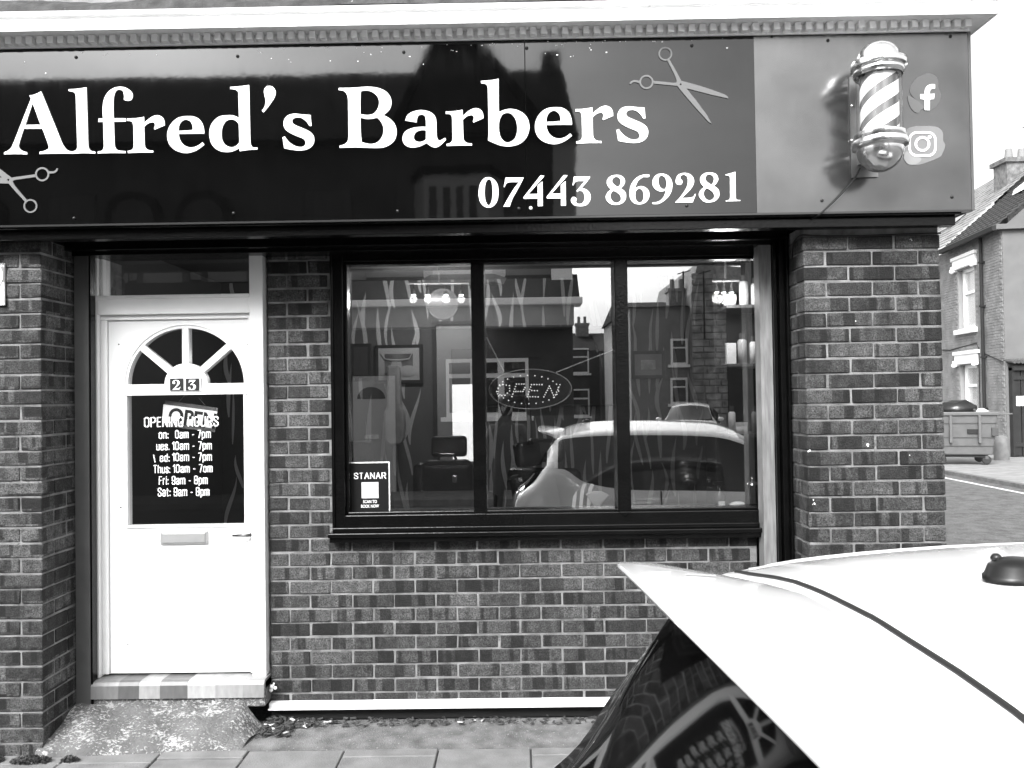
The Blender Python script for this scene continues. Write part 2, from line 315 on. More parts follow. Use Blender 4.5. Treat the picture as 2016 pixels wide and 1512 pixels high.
# narrow sans drawn as strokes: cap height 1, x-height .74
def _b(x0, x1, y0, y1, c=.12): return [(x0+c, y0), (x1-c, y0), (x1, y0+c), (x1, y1-c), (x1-c, y1), (x0+c, y1), (x0, y1-c), (x0, y0+c), (x0+c, y0)]
_w, _c, _x = .36, .12, .74
STROKE = {
 'O': (_w, [_b(0, _w, 0, 1)]), '0': (.33, [_b(0, .33, 0, 1)]), 'P': (_w, [[(0, 0), (0, 1), (_w-_c, 1), (_w, 1-_c), (_w, .46+_c), (_w-_c, .46), (0, .46)]]),
 'E': (.27, [[(.27, 1), (0, 1), (0, 0), (.27, 0)], [(0, .52), (.23, .52)]]), 'N': (.38, [[(0, 0), (0, 1), (.38, 0), (.38, 1)]]), 'I': (0, [[(0, 0), (0, 1)]]),
 'G': (_w, [[(_w, .72), (_w, 1-_c), (_w-_c, 1), (_c, 1), (0, 1-_c), (0, _c), (_c, 0), (_w-.06, 0), (_w, .1), (_w, .48), (.2, .48)]]),
 'H': (_w, [[(0, 0), (0, 1)], [(_w, 0), (_w, 1)], [(0, .52), (_w, .52)]]), 'U': (_w, [[(0, 1), (0, _c), (_c, 0), (_w-_c, 0), (_w, _c), (_w, 1)]]),
 'R': (_w, [[(0, 0), (0, 1), (_w-_c, 1), (_w, 1-_c), (_w, .5+_c), (_w-_c, .5), (0, .5)], [(.2, .5), (_w, 0)]]),
 'S': (.34, [[(.34, .74), (.34, 1-_c), (.24, 1), (.1, 1), (0, 1-_c), (0, .68), (.34, .34), (.34, _c), (.24, 0), (.1, 0), (0, _c), (0, .28)]]),
 'A': (.4, [[(0, 0), (.2, 1), (.4, 0)], [(.07, .34), (.33, .34)]]), 'T': (.34, [[(0, 1), (.34, 1)], [(.17, 1), (.17, 0)]]), 'F': (.27, [[(.27, 1), (0, 1), (0, 0)], [(0, .52), (.23, .52)]]),
 'o': (.29, [_b(0, .29, 0, _x, .1)]), 'n': (.28, [[(0, 0), (0, _x)], [(0, _x-.12), (.1, _x), (.2, _x), (.28, _x-.1), (.28, 0)]]),
 'm': (.48, [[(0, 0), (0, _x)], [(0, _x-.12), (.08, _x), (.17, _x), (.24, _x-.1), (.24, 0)], [(.24, _x-.12), (.32, _x), (.41, _x), (.48, _x-.1), (.48, 0)]]),
 'a': (.27, [[(0, _x-.16), (.04, _x), (.2, _x), (.27, _x-.09), (.27, 0)], [(.27, .44), (.06, .36), (0, .26), (0, .08), (.07, 0), (.18, 0), (.27, .12)]]),
 'u': (.28, [[(0, _x), (0, .1), (.08, 0), (.18, 0), (.28, .12)], [(.28, _x), (.28, 0)]]), 'e': (.28, [[(0, .4), (.28, .4), (.28, _x-.1), (.2, _x), (.08, _x), (0, _x-.1), (0, .1), (.08, 0), (.2, 0), (.28, .1), (.28, .2)]]),
 's': (.25, [[(.25, .54), (.25, _x-.08), (.17, _x), (.07, _x), (0, _x-.09), (0, .52), (.25, .24), (.25, .09), (.17, 0), (.07, 0), (0, .1), (0, .2)]]),
 'd': (.28, [[(.28, 0), (.28, 1)], [(.28, _x-.12), (.18, _x), (.08, _x), (0, _x-.1), (0, .1), (.08, 0), (.18, 0), (.28, .12)]]), 'h': (.28, [[(0, 0), (0, 1)], [(0, _x-.12), (.1, _x), (.2, _x), (.28, _x-.1), (.28, 0)]]),
 'p': (.28, [[(0, -.24), (0, _x)], [(0, _x-.12), (.1, _x), (.2, _x), (.28, _x-.1), (.28, .1), (.2, 0), (.1, 0), (0, .12)]]), 'r': (.16, [[(0, 0), (0, _x)], [(0, _x-.16), (.08, _x-.02), (.16, _x)]]),
 'i': (0, [[(0, 0), (0, _x)], [(0, .92), (0, 1.0)]]), 't': (.18, [[(.07, .95), (.07, .08), (.12, 0), (.18, 0)], [(0, _x), (.18, _x)]]),
 '1': (.14, [[(0, .8), (.14, 1), (.14, 0)]]), '7': (.30, [[(0, 1), (.30, 1), (.30, .92), (.12, 0)]]), '9': (.32, [[(0, .22), (0, .1), (.08, 0), (.24, 0), (.32, .1), (.32, .9), (.24, 1), (.08, 1), (0, .9), (0, .52), (.08, .44), (.32, .5)]]),
 '8': (.32, [_b(0, .32, .52, 1, .09), _b(0, .32, 0, .52, .09)]), '-': (.16, [[(0, .42), (.16, .42)]]), ':': (0, [[(0, .02), (0, .10)], [(0, .54), (0, .62)]]), '.': (0, [[(0, 0), (0, .08)]]), '\\': (.16, [[(0, 1), (.16, 0)]]), ' ': (.10, [])}
def stroke_text(body, px0, px1, pyb, pyt, Y, parent, t=.095, M=None):
    segs = []; x = 0
    for ch in body:
        wd, pl_ = STROKE[ch]
        for p in pl_: segs.append([(x+t/2+a, b) for a, b in p])
        x += wd+t+.10
    W_ = x-.10; a = at(px0, pyb, Y); b = at(px1, pyb, Y); tp_ = at(px0, pyt, Y); sx = (b.x-a.x)/W_; sz = (tp_.z-a.z)/(1+t*.0)
    mb = MB(); k_ = 0; hz = t/2*sz*.95; hx = t/2*sx
    for p in segs:
        for (x0, y0), (x1, y1) in zip(p, p[1:]):
            A_ = Vector((a.x+x0*sx, a.z+(y0*(1-t)+t/2)*sz)); B_ = Vector((a.x+x1*sx, a.z+(y1*(1-t)+t/2)*sz)); d = (B_-A_).normalized(); n_ = Vector((-d.y, d.x)); hw_ = abs(n_.x)*hx+abs(n_.y)*hz; e = d*hw_*.8
            q = [A_-e-n_*hw_, B_+e-n_*hw_, B_+e+n_*hw_, A_-e+n_*hw_]; dy = (k_ % 7)*.00006; k_ += 1
            mb.prism([(v.x, v.y) for v in q], Y-.0006-dy, Y)
    return mb.build('lettering', M or VINYL, parent)

# chamfered brick
def brick_mesh(L_, W_, H_, seed):
    r = random.Random(seed); c = .0035; x, y, z = L_/2, W_/2, H_/2; V = []; idx = {}
    for sx in (-1, 1):
        for sy in (-1, 1):
            for sz in (-1, 1):
                j = [r.uniform(-.0016, .0016) for _ in range(3)]
                for a in range(3):
                    p = [sx*x+j[0], sy*y+j[1], sz*z+j[2]]
                    for b in range(3):
                        if b != a: p[b] -= (sx, sy, sz)[b]*c
                    idx[(sx, sy, sz, a)] = len(V); V.append(p)
    bm = bmesh.new(); vs = [bm.verts.new(p) for p in V]
    bmesh.ops.convex_hull(bm, input=vs); bmesh.ops.dissolve_limit(bm, angle_limit=rad(3), verts=bm.verts, edges=bm.edges)
    me = bpy.data.meshes.new('brick'); bm.to_mesh(me); bm.free(); me.materials.append(BRICK); return me
_bc = {}
def brick_variant(L_, W_=.102):
    k = (round(L_, 3), round(W_, 3), R.randrange(4))
    if k not in _bc: _bc[k] = brick_mesh(L_, W_, .065, hash(k) & 0xffff)
    return _bc[k]
NBRICK = [0]
def lay(x0, x1, y0, y1, zc, parent, pile):      # one brick; pile = list collecting the ones too hidden or too many to be parts
    me = brick_variant(x1-x0, y1-y0)
    loc = Vector(((x0+x1)/2+R.uniform(-.002, .002), (y0+y1)/2+R.uniform(-.0025, .0025), zc+R.uniform(-.0015, .0015)))
    if pile is not None or NBRICK[0] >= 300:
        (pile if pile is not None else PILE).append((me, loc)); return
    NBRICK[0] += 1
    o = bpy.data.objects.new('brick', me); COL.objects.link(o); o.parent = parent; o.location = loc
    o.matrix_parent_inverse = parent.matrix_basis.inverted(); o.rotation_euler.z = R.uniform(-.003, .003)
PILE = []
def flush(pile, parent):
    if not pile: return
    V = []; F = []
    for me, loc in pile:
        i = len(V); V += [tuple(v.co+loc) for v in me.vertices]; F += [tuple(i+k for k in p.vertices) for p in me.polygons]
    me = bpy.data.meshes.new('bricks'); me.from_pydata(V, [], F); me.materials.append(BRICK)
    o = bpy.data.objects.new('brickwork', me); COL.objects.link(o); o.parent = parent; o['kind'] = 'stuff'
    o.matrix_parent_inverse = parent.matrix_basis.inverted()

# ================================================================ GROUND
st = MB().box(-160, 160, -160, 200, -.4, -.1).build('road', ASPH); tag(st, kind='structure')
pv = MB().box(-14, 2.95, -2.1, -.36, -.35, -.012).build('pavement', mat('joint_grit', .05, .9, var=.3)); tag(pv, kind='structure')
def slab(x0, x1, y0, y1):
    dz = R.uniform(-.003, .003); i = .004
    MB().box(x0+i, x1-i, y0+i, y1-i, -.06, dz).build('paving_slab', FLAG, pv, bevel=.004, seg=1)
xs = [-1.771-.44*k for k in range(9, 0, -1)]+[-1.771, -1.347, -.876, -.417, .034, .49, .95, 1.41, 1.87, 2.33, 2.79]
for k in range(len(xs)-1):
    a, b = xs[k], xs[k+1]; y = -.367
    if b < -1.7: cuts = [.125, .6, .6, .42]
    elif k % 2 == 1: cuts = [.085, .6, .6, .42]
    else: cuts = [.6, .6, .5]
    if a < -4.2: continue
    for c in cuts:
        slab(a, b, y-c, y); y -= c
    if y > -2.08: slab(a, b, -2.08, y)
tar = MB().box(-1.9, 1.40, -.366, .0, -.3, -.002).build('pavement_edging', TARM); tag(tar, kind='structure')
MB().box(-14, 2.95, -2.24, -2.1, -.35, .0).build('kerb', KERB, pv, bevel=.012)
side_pv = MB().box(2.07, 3.2, -2.24, 30, -.35, -.004).build('side_pavement', TARM); tag(side_pv, kind='structure')
opv = MB().box(-16, 1.2, -10.52, -9.2, -.35, -.0).build('opposite_pavement', FLAG); tag(opv, kind='structure')
# far pavement across the side street: kerb, block paving, yellow line
K0, K1 = Vector((9.02, 2.)), Vector((9.95, 44.))
def along(t, off): d = (K1-K0); n_ = Vector((d.y, -d.x)).normalized(); p = K0+d*t+n_*off; return p
def strip(name, o0, o1, z0, z1, M, parent=None):
    a, b, c, d = along(0, o0), along(0, o1), along(1, o1), along(1, o0)
    return MB().prism([(a.x, a.y), (b.x, b.y), (c.x, c.y), (d.x, d.y)], z0, z1, 'z').build(name, M, parent)
PAVB = mat('block_paving', .22, .85, var=.35, vs=3, bump=.5, bs=18, stretch=(1, 3, 1), spots=(30, .66, .1))
fp = strip('far_pavement', .13, 6, -.3, -.02, PAVB); tag(fp, kind='structure')
strip('kerb', 0, .128, -.3, -.022, KERB, fp)
yl = strip('road_line', -.42, -.34, -.2, -.094, mat('worn_line_paint', .62, .7, var=.2, vs=6)); tag(yl, kind='structure')

# ================================================================ BARBER SHOP
shop = thing('barber_shop', (0, 0, 0), 'brick corner shop with black window frame, white door 23 and white dentil cornice', 'shop')
PY = -.40; PXL = -2.342; PXR0, PXR1 = 1.400, 2.065
ZR, ZL, ZW = 2.4045, 2.457, .855
# ---- right pillar
pil = MB().box(PXR0+.006, PXR1-.006, PY+.006, .42, -.1, 2.53).build('brick_pillar', MORT, shop)
hid = []
for n_ in range(0, 34):
    zc = ZR+.0375-.075*n_+.075*0
    if zc < -.05 or zc > 2.53: continue
    vis = hid if zc < .80 else None
    even = n_ % 2 == 0    # stretcher courses start with a full brick on the left
    # course index 1.5 in the survey (third row under the top bed) is a stretcher row
    row = n_
    if (row-2) % 2 == 0:
        for k in range(3): lay(PXR0+.225*k, PXR0+.225*k+.215, PY, PY+.102, zc, pil, vis)
        lay(PXR0, PXR0+.102, PY+.112, PY+.327, zc, pil, vis); lay(PXR1-.102, PXR1, PY+.112, PY+.327, zc, pil, hid)
    else:
        lay(PXR0, PXR0+.1025, PY, PY+.215, zc, pil, vis)
        for k in range(2): lay(PXR0+.1125+.225*k, PXR0+.1125+.225*k+.215, PY, PY+.102, zc, pil, vis)
        lay(PXR0+.5625, PXR1, PY, PY+.215, zc, pil, vis); lay(PXR0, PXR0+.102, PY+.225, PY+.40, zc, pil, hid); lay(PXR1-.102, PXR1, PY+.225, PY+.42, zc, pil, hid)
flush(hid, pil)
# ---- left pillar
pil2 = MB().box(-5., PXL-.006, PY+.006, .42, -.1, 2.53).build('brick_pillar', MORT, shop)
hid = []
for n_ in range(0, 35):
    zc = ZL+.0375-.075*n_
    if zc < -.06: continue
    if (n_ % 2) == 1:     # header on the front corner, stretcher down the return
        lay(PXL-.1025, PXL, PY, PY+.215, zc, pil2, None)
        for k in range(6): lay(PXL-.1125-.225*k-.215, PXL-.1125-.225*k, PY, PY+.102, zc, pil2, None if k == 0 else hid)
        lay(PXL-.102, PXL, PY+.225, PY+.40, zc, pil2, None)
    else:
        for k in range(6): lay(PXL-.225*k-.215, PXL-.225*k, PY, PY+.102, zc, pil2, None if k < 2 and k == 0 else hid)
        lay(PXL-.102, PXL, PY+.112, PY+.327, zc, pil2, None)
flush(hid, pil2)
# ---- wall under the window and pier beside the door
WX0, WX1 = -1.352, 1.262
wall = MB()
wall.box(WX0+.004, WX1, .005, .25, .08, .96).box(WX0+.004, -1.005, .005, .25, .96, 2.55)
wall = wall.build('front_wall', MORT, shop)
hid = []; J0 = -1.247
for n_ in range(-22, 12):
    zc = ZW-.075*n_
    if zc > 2.55 or zc < .08: continue
    low = zc < .95
    xr = WX1 if low else -1.0
    ph = 0 if n_ % 2 == 0 else -.1125
    x = J0+ph-.225*1
    while x < xr-.03:
        a, b = max(x+.005, WX0), min(x+.22, xr)
        if low and x > .75 and b-a > .2: pass
        if b-a > .03:
            px_ = FPX*(a/4.34)+1021; car_hides = low and px_ > 1250+max(0, (.86-zc))*-190 and zc < .84
            lay(a, b, 0, .102, zc, wall, hid if car_hides else None)
        x += .225
flush(hid, wall)
flush(PILE, wall)
# damp-proof line, white strip, gap below it shaded by a black sheet
MB().box(WX0, WX1, -.035, .004, .072, .104).box(WX0, WX1, -.055, .0, .072, .080).build('base_strip', WHITED, shop, bevel=.003)
MB().box(WX0, WX1, .01, .05, 0, .078).build('gap_shade', BLACKM, shop)  # shade of the recess put in as plain black
# grey posts
pl = MB().box(-2.338, -2.262, -.115, -.06, .10, 2.54).build('post', GREYP, shop, bevel=.002)
MB().box(-2.2615, -2.252, -.11, -.062, .10, 2.54).build('post_shadow_strip', BLACK, shop)  # black strip painting the shadow beside the post
MB().box(1.268, 1.332, -.115, -.02, .05, 2.56).build('post', LGREY, shop, bevel=.002)
MB().box(1.334, 1.352, -.14, .02, .05, 2.54).box(1.356, 1.384, -.17, .02, .05, 2.54).box(1.384, 1.398, -.2, .02, .05, 2.54).build('post', BLACK, shop, bevel=.003)
# beam and soffit over the opening
bm_ = MB().box(-5, 2.10, -.535, -.10, 2.545, 2.575).box(-5, 2.09, -.50, -.44, 2.50, 2.545).box(-2.34, 1.40, -.20, .05, 2.505, 2.55).box(-2.34, 1.4, -.13, .06, 2.49, 2.52)
bm_.build('soffit', BLACK, shop, bevel=.003)
MB().box(-5, 2.06, -.40, .4, 2.575, 3.8).build('upper_wall', BRICKF, shop)
MB().box(-5, 2.06, .4, 2.8, 2.9, 7.0).build('upper_storey', BRICKF, shop)
MB().box(1.9, 2.06, .42, 2.8, -.1, 2.9).build('side_wall', BRICKF, shop)
# ---- cornice
CR = 2.14
prof = [(-.50, 3.405), (-.562, 3.405), (-.562, 3.443), (-.60, 3.446), (-.648, 3.440), (-.652, 3.436), (-.66, 3.436), (-.66, 3.482), (-.652, 3.486), (-.655, 3.497), (-.668, 3.502), (-.672, 3.522), (-.60, 3.545), (-.50, 3.55)]
c = MB(); i = len(c.v); n_ = len(prof)
for y, z in prof: c.v.append(Vector((-5, y, z)))
for y, z in prof: c.v.append(Vector((CR+(-.562-y)*.85, y, z)))
for y, z in prof: c.v.append(Vector((CR+(-.562-y)*.85, .4, z)))
for k in range(n_):
    j = (k+1) % n_
    for s_ in (0, 1): c.f.append((s_*n_+k, s_*n_+j, (s_+1)*n_+j, (s_+1)*n_+k))
cor = c.build('cornice', WHITED, shop)
dm = MB().box(0, .028, -.598, -.5585, 3.408, 3.442).mesh('dentil', WHITED)
x = CR-.035
while x > -2.75:
    o = link(dm, 'dentil', cor); o.location = (x+R.uniform(-.0008, .0008), R.uniform(-.001, .001), R.uniform(-.001, .001)); x -= .0494
MB().box(-5, CR, -.566, -.556, 3.400, 3.408).build('cornice_bead', WHITED, cor)
# rough flashing on top of the cornice
f = MB(); nx = 170
for k in range(nx+1):
    xx = -5+7.1*k/nx; e = .010*math.sin(xx*7)+R.uniform(-.006, .006); hi = .0 if xx < -1.05 else .012
    for (y, z) in ((-.655+e*.6, 3.522+e*.5+hi), (-.645+e, 3.560+e*1.2), (-.60, 3.60+e), (-.40, 3.70+e)): f.v.append(Vector((xx, y, z)))
for k in range(nx):
    for j in range(3): f.f.append((k*4+j, (k+1)*4+j, (k+1)*4+j+1, k*4+j+1))
f.build('flashing', LEAD, shop, smooth=True)

# ---- door
YD = -.005
def rect(a, b): return [(a[0], a[1]), (b[0], a[1]), (b[0], b[1]), (a[0], b[1])]
fx0, fx1 = -2.300, -1.362
frame = MB().box(fx0, -2.250, -.045, .07, .25, 2.56).box(-2.2495, -2.214, -.018, .07, .26, 2.1575).box(-2.2495, -2.236, -.015, .07, 2.19, 2.56)
frame.box(-1.435, fx1, -.045, .07, .25, 2.56).box(-1.455, -1.436, -.018, .07, .26, 2.1575)
frame.box(-2.251, -1.434, -.045, .07, 2.185, 2.272).box(-2.2495, -1.436, -.02, .07, 2.158, 2.184).box(-2.251, -1.434, -.052, .0, 2.268, 2.288)
fr = frame.build('door_frame', WHITE, shop, bevel=.004)
MB().box(-2.237, -1.434, .018, .024, 2.286, 2.56).build('pane', glass_mat('transom_glass', .13, .9, .9), fr)
# leaf
lx0, lx1, lz0, lz1 = -2.211, -1.456, .262, 2.156
P = lambda px, py: (at(px, py, YD).x, at(px, py, YD).z)
FC = P(366, 757); FR = .305
def fan_hole(a0, a1, bw=.0165, ri=.112, ro=FR*1.0, n=12):
    # between two bars at angles a0 < a1, clear of each bar by bw
    pts = []
    for (rr, seq) in ((ro, 1), (ri, -1)):
        s0 = rad(a0)+(math.asin(bw/rr) if a0 > 0 else 0); s1 = rad(a1)-(math.asin(bw/rr) if a1 < 180 else 0)
        rng = range(n+1) if seq == 1 else range(n, -1, -1)
        for k in rng: g = s0+(s1-s0)*k/n; pts.append((FC[0]+rr*1.03*math.cos(g), FC[1]+.004+rr*.985*math.sin(g)))
    return pts
g0, g1 = P(253, 1035), P(480, 775)
holes = [fan_hole(0, 41), fan_hole(41, 90), fan_hole(90, 139), fan_hole(139, 180)]
leafc = [rect((lx0, lz0), (lx1, lz1)), rect(g0, g1)]+holes
me = curve_mesh('door', leafc, .044, WHITE); me.transform(Matrix.Translation((0, YD+.022, 0)))
door = link(me, 'door', shop, bevel=.0015, seg=1)
# mouldings
md_ = MB()
md_.tube([(FC[0]+.325*math.cos(rad(a))*1.02, YD-.001, FC[1]+.006+.325*math.sin(rad(a))*.98) for a in range(0, 181, 6)], .006, 6)
for a in (41, 90, 139):
    for s_ in (-1, 1):
        nx_, nz_ = -math.sin(rad(a))*.015*s_, math.cos(rad(a))*.015*s_
        md_.tube([(FC[0]+r_*math.cos(rad(a))+nx_, YD-.001, FC[1]+r_*math.sin(rad(a))+nz_) for r_ in (.112, .31)], .004, 6)
md_.box(g0[0]-.02, g1[0]+.02, YD-.014, YD, g1[1]-.002, g1[1]+.010).box(g0[0]-.012, g0[0], YD-.008, YD, g0[1], g1[1]).box(g1[0], g1[0]+.012, YD-.008, YD, g0[1], g1[1]).box(g0[0]-.012, g1[0]+.012, YD-.008, YD, g0[1]-.012, g0[1])
md_.build('moulding', WHITE, door, bevel=.002)
MB().box(g0[0]-.01, g1[0]+.01, YD+.016, YD+.022, g0[1]-.01, g1[1]+.01).build('pane', PANED, door)
MB().box(FC[0]-.33, FC[0]+.33, YD+.016, YD+.022, FC[1]-.0, FC[1]+.32).build('pane', PANED, door)
a, b = P(317, 1072), P(410, 1044)
MB().box(a[0], b[0], YD-.012, YD, a[1], b[1]).build('letterbox', mat('letterbox_plate', .42, .3, metal=.4, var=.1), door, bevel=.004)
MB().box(a[0]+.012, b[0]-.012, YD-.017, YD-.011, a[1]+.010, b[1]-.010).build('letterbox_flap', mat('letterbox_plate', .5), door, bevel=.003)
a, b = P(492, 1088), P(502, 1046)
MB().box(a[0], b[0], YD-.008, YD, a[1], b[1]).build('lock_plate', mat('lock_plate_metal', .6, .3, metal=.6), door, bevel=.002)
h0 = P(498, 1051); h1 = P(463, 1052)
MB().tube([(h0[0], YD, h0[1]), (h0[0], YD-.035, h0[1]), (h0[0]-.02, YD-.045, h0[1]), (h1[0], YD-.042, h1[1])], [.011, .010, .009, .006], 10).build('handle', mat('dark_handle', .12, .25, metal=.8), door, smooth=True)
k0 = P(497.5, 1072); MB().tube([(k0[0], YD-.0095, k0[1]+.004), (k0[0], YD-.008, k0[1]+.004)], .004).box(k0[0]-.0015, k0[0]+.0015, YD-.0095, YD-.007, k0[1]-.01, k0[1]+.004).build('keyhole', BLACKM, door)
for px, py in ((234, 678), (487, 678), (238, 999), (497, 846), (252, 1268), (499, 932)):
    q = P(px, py); MB().lathe([(0, -.003), (.004, -.002), (.004, 0)], (q[0], YD, q[1]), 8, 'y').build('screw_cap', BLACKM, door)
# number tiles
q0, q1 = P(334, 771), P(397, 743)
tl = MB().box(q0[0], q1[0], YD-.012, YD-.0, q0[1], q1[1]).build('number_plate', mat('cream_plastic', .62, .4), door, bevel=.002)
for i_, (ch, xa) in enumerate((('2', 337), ('3', 368))):
    a, b = P(xa, 769), P(xa+26, 745)
    MB().box(a[0], b[0], YD-.017, YD-.012, a[1], b[1]).build('number_tile', BLACKM, door, bevel=.003)
G7 = ((1180, 330), 6.72); G6 = ((930, 330), 7.467)
D2 = "998,465* 1080,375 1150,265 1168,190 1158,125 1120,100 1080,110 1068,145 1095,180 1085,220 1050,232 1015,215 1007,170 1030,110 1080,80 1140,74 1210,100 1248,160 1240,230 1190,305 1085,405* 1200,400 1240,385 1262,350* 1274,354* 1232,463*"
D3 = "1490,137* 1728,135* 1720,165 1605,305* 1680,330 1730,390 1730,480 1680,550 1600,572 1510,560 1460,520 1448,480 1470,440 1510,438 1530,470 1525,515 1570,537 1620,520 1648,450 1640,390 1610,350 1570,345 1540,362* 1530,345* 1648,203* 1540,205 1510,220 1482,265* 1472,262*"
def fit_glyph(s, box, Y, M, name, parent, depth=.001):
    c_ = contour(s, (0, 0), 1); xs_ = [p[0] for p in c_]; ys_ = [p[1] for p in c_]
    x0, x1, y0, y1 = min(xs_), max(xs_), min(ys_), max(ys_)
    pts = [(box[0]+(p[0]-x0)/(x1-x0)*(box[2]-box[0]), box[1]+(y1-p[1])/(y1-y0)*(box[3]-box[1])) for p in c_]
    me = curve_mesh(name, [pts], depth, M); me.transform(Matrix.Translation((0, Y, 0))); return link(me, name, parent)
a, b = P(342, 767.5), P(358, 748); fit_glyph(D2, (*a, *b), YD-.018, VINYL, 'numeral', door)
a, b = P(373, 768), P(388, 748); fit_glyph(D3, (*a, *b), YD-.018, VINYL, 'numeral', door)
# opening hours in white vinyl on the outside of the glass
YV = YD+.0145
def hrs(s, x0, x1, base, top): stroke_text(s, 230+x0/3.437, 230+x1/3.437, 620+base/3.437, 620+top/3.437, YV, door)
hrs('OPENING HOURS', 185, 688, 760, 692)
hrs('on:', 284, 350, 838, 782); hrs('0am - 7pm', 395, 636, 836, 780)
hrs('ues.', 268, 356, 916, 862); hrs('10am - 7pm', 375, 643, 914, 858)
hrs('\\', 246, 262, 998, 946); hrs('ed:', 292, 357, 994, 940); hrs('10am - 7pm', 376, 643, 990, 934)
hrs('Thus:', 248, 361, 1072, 1016); hrs('10am - 7om', 380, 648, 1068, 1012)
hrs('Fri: 9am - 8pm', 285, 615, 1149, 1092); hrs('Sat: 9am - 8pm', 278, 627, 1228, 1170)
# threshold with striped sheet and painted concrete step
sill = MB()
sx0, sx1 = -2.2605, -1.352
n_ = 7; vals = [.42, .30, .62, .34, .70, .62, .55]; cuts = [0, .16, .28, .40, .56, .72, .88, 1]
sl = MB().box(sx0, sx1, -.10, .09, .11, .248).build('door_sill', CONC, shop, bevel=.01)
for k in range(7):
    a, b = sx0+(sx1-sx0)*cuts[k], sx0+(sx1-sx0)*cuts[k+1]
    pr = [(.045, .249), (-.085, .253), (-.105, .248), (-.116, .232), (-.118, .165), (-.112, .165), (-.102, .2), (.045, .2)]
    MB().prism(pr, a, b, 'x').build('floor_covering_strip', mat('lino_%d' % k, vals[k]**1.6*.62, .4, var=.15, vs=14, stretch=(3, 1, 1)), sl)
stp = MB(); NX, NY = 60, 24
top = lambda u, v: (-2.34+u*.98+(1-v)*-.03*(1-u)+(1-v)*u*-.035, -.10-(1-v)*(.335-.07*u))
for j in range(NY+1):
    for i_ in range(NX+1):
        u, v = i_/NX, j/NY; x_, y_ = top(u, v)
        h = .012+.128*(v**.75); h *= min(1, (1-u)*9+.05) if u > .9 else 1
        h += .008*math.sin(x_*23+y_*17)+.004*math.sin(x_*61-y_*40)
        if v == 0: h = -.01
        stp.v.append(Vector((x_, y_, max(h, -.01))))
for j in range(NY):
    for i_ in range(NX): q = j*(NX+1)+i_; stp.f.append((q, q+1, q+NX+2, q+NX+1))
stp.build('doorstep', CONC, shop, smooth=True)

# ---- shop window
YW = -.03
Q = lambda px, py, Y=YW: (at(px, py, Y).x, at(px, py, Y).z)
ox0, ox1, oz0, oz1 = -1.0, 1.335, 1.0, 2.505
gx0, gx1, gz0, gz1 = -.936, 1.30, 1.093, 2.452
wf = MB().box(ox0, gx0, YW, .09, oz0, oz1).box(gx1, ox1, YW, .07, oz0, oz1).box(gx0, gx1, YW, .09, oz0, gz0).box(gx0, gx1, YW, .09, gz1, oz1)
wf.box(gx0, gx0+.018, -.005, .07, gz0, gz1).box(gx0, gx1, -.005, .07, gz0, gz0+.014).box(gx0, gx1, -.005, .07, gz1-.014, gz1)
wf.box(ox0-.003, ox0+.012, YW-.012, YW+.005, oz0, oz1)
win = wf.build('shop_window', BLACK, shop, bevel=.004)
MB().box(-1.018, 1.27, -.085, .02, .982, 1.006).box(-1.012, 1.268, -.07, .02, .955, .984).box(-1.0, 1.266, -.05, .02, 1.006, 1.03).build('window_sill', BLACK, win, bevel=.004)
m0 = [Q(930, 800)[0], Q(956, 800)[0], Q(1214, 800)[0], Q(1240, 800)[0]]
for k in (0, 2):
    xa, xb = m0[k], m0[k+1]
    mu_ = MB().box(xa, xb, YW+.004, .09, gz0, gz1)
    mu_.prism([(xa, gz0+.002), (xb, gz0+.002), ((xa+xb)/2, gz0-.03)], YW-.004, YW+.01)
    mu_.build('mullion', BLACK, win, bevel=.004)
for xa, xb in ((gx0, m0[0]), (m0[1], m0[2]), (m0[3], gx1)):
    MB().box(xa-.003, xb+.003, GY-.003, GY+.003, gz0-.004, gz1+.004).build('pane', PANE, win)

# ---- room behind the glass
RY = 2.7
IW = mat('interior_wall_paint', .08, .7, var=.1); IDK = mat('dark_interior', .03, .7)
RX0, RX1 = -2.6, 1.9
rm = MB(); rm.quad((RX0, .25, .12), (RX1, .25, .12), (RX1, RY, .12), (RX0, RY, .12)).build('room_floor', mat('dark_floor', .05, .35, var=.2), shop)
MB().box(RX0, RX1, .10, RY, 2.75, 2.80).build('room_ceiling', mat('ceiling_paint', .08, .8), shop)
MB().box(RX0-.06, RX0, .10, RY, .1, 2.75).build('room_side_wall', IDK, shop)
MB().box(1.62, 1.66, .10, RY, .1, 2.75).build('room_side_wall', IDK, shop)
d0, d1 = at(858, 640, RY), at(928, 1000, RY)      # door opening in the back wall
bwm = MB().box(RX0, d0.x, RY, RY+.1, .1, 2.75).box(d1.x+.03, 1.62, RY, RY+.1, .1, 2.75).box(d0.x, d1.x+.03, RY, RY+.1, d0.z, 2.75)
bwl = bwm.build('room_back_wall', IW, shop)
fl = MB()
def flame(x, z, h, wd, Y):
    k = R.uniform(-1, 1); ph = R.uniform(0, 6); L_ = []; Rr = []
    for i_ in range(11):
        t = i_/10; cx_ = x+k*wd*1.6*math.sin(t*3.2+ph)*.8; ww = wd*math.sin(math.pi*min(1, t*.9+.06))**.8*(1-t)**.35*.5
        L_.append((cx_-ww, z+t*h)); Rr.append((cx_+ww, z+t*h))
    i0 = len(fl.v)
    for (a, b) in zip(L_, Rr): fl.v.append(Vector((a[0], Y, a[1]))); fl.v.append(Vector((b[0], Y, b[1])))
    for i_ in range(10): fl.f.append((i0+2*i_, i0+2*i_+1, i0+2*i_+3, i0+2*i_+2))
x = RX0+.1
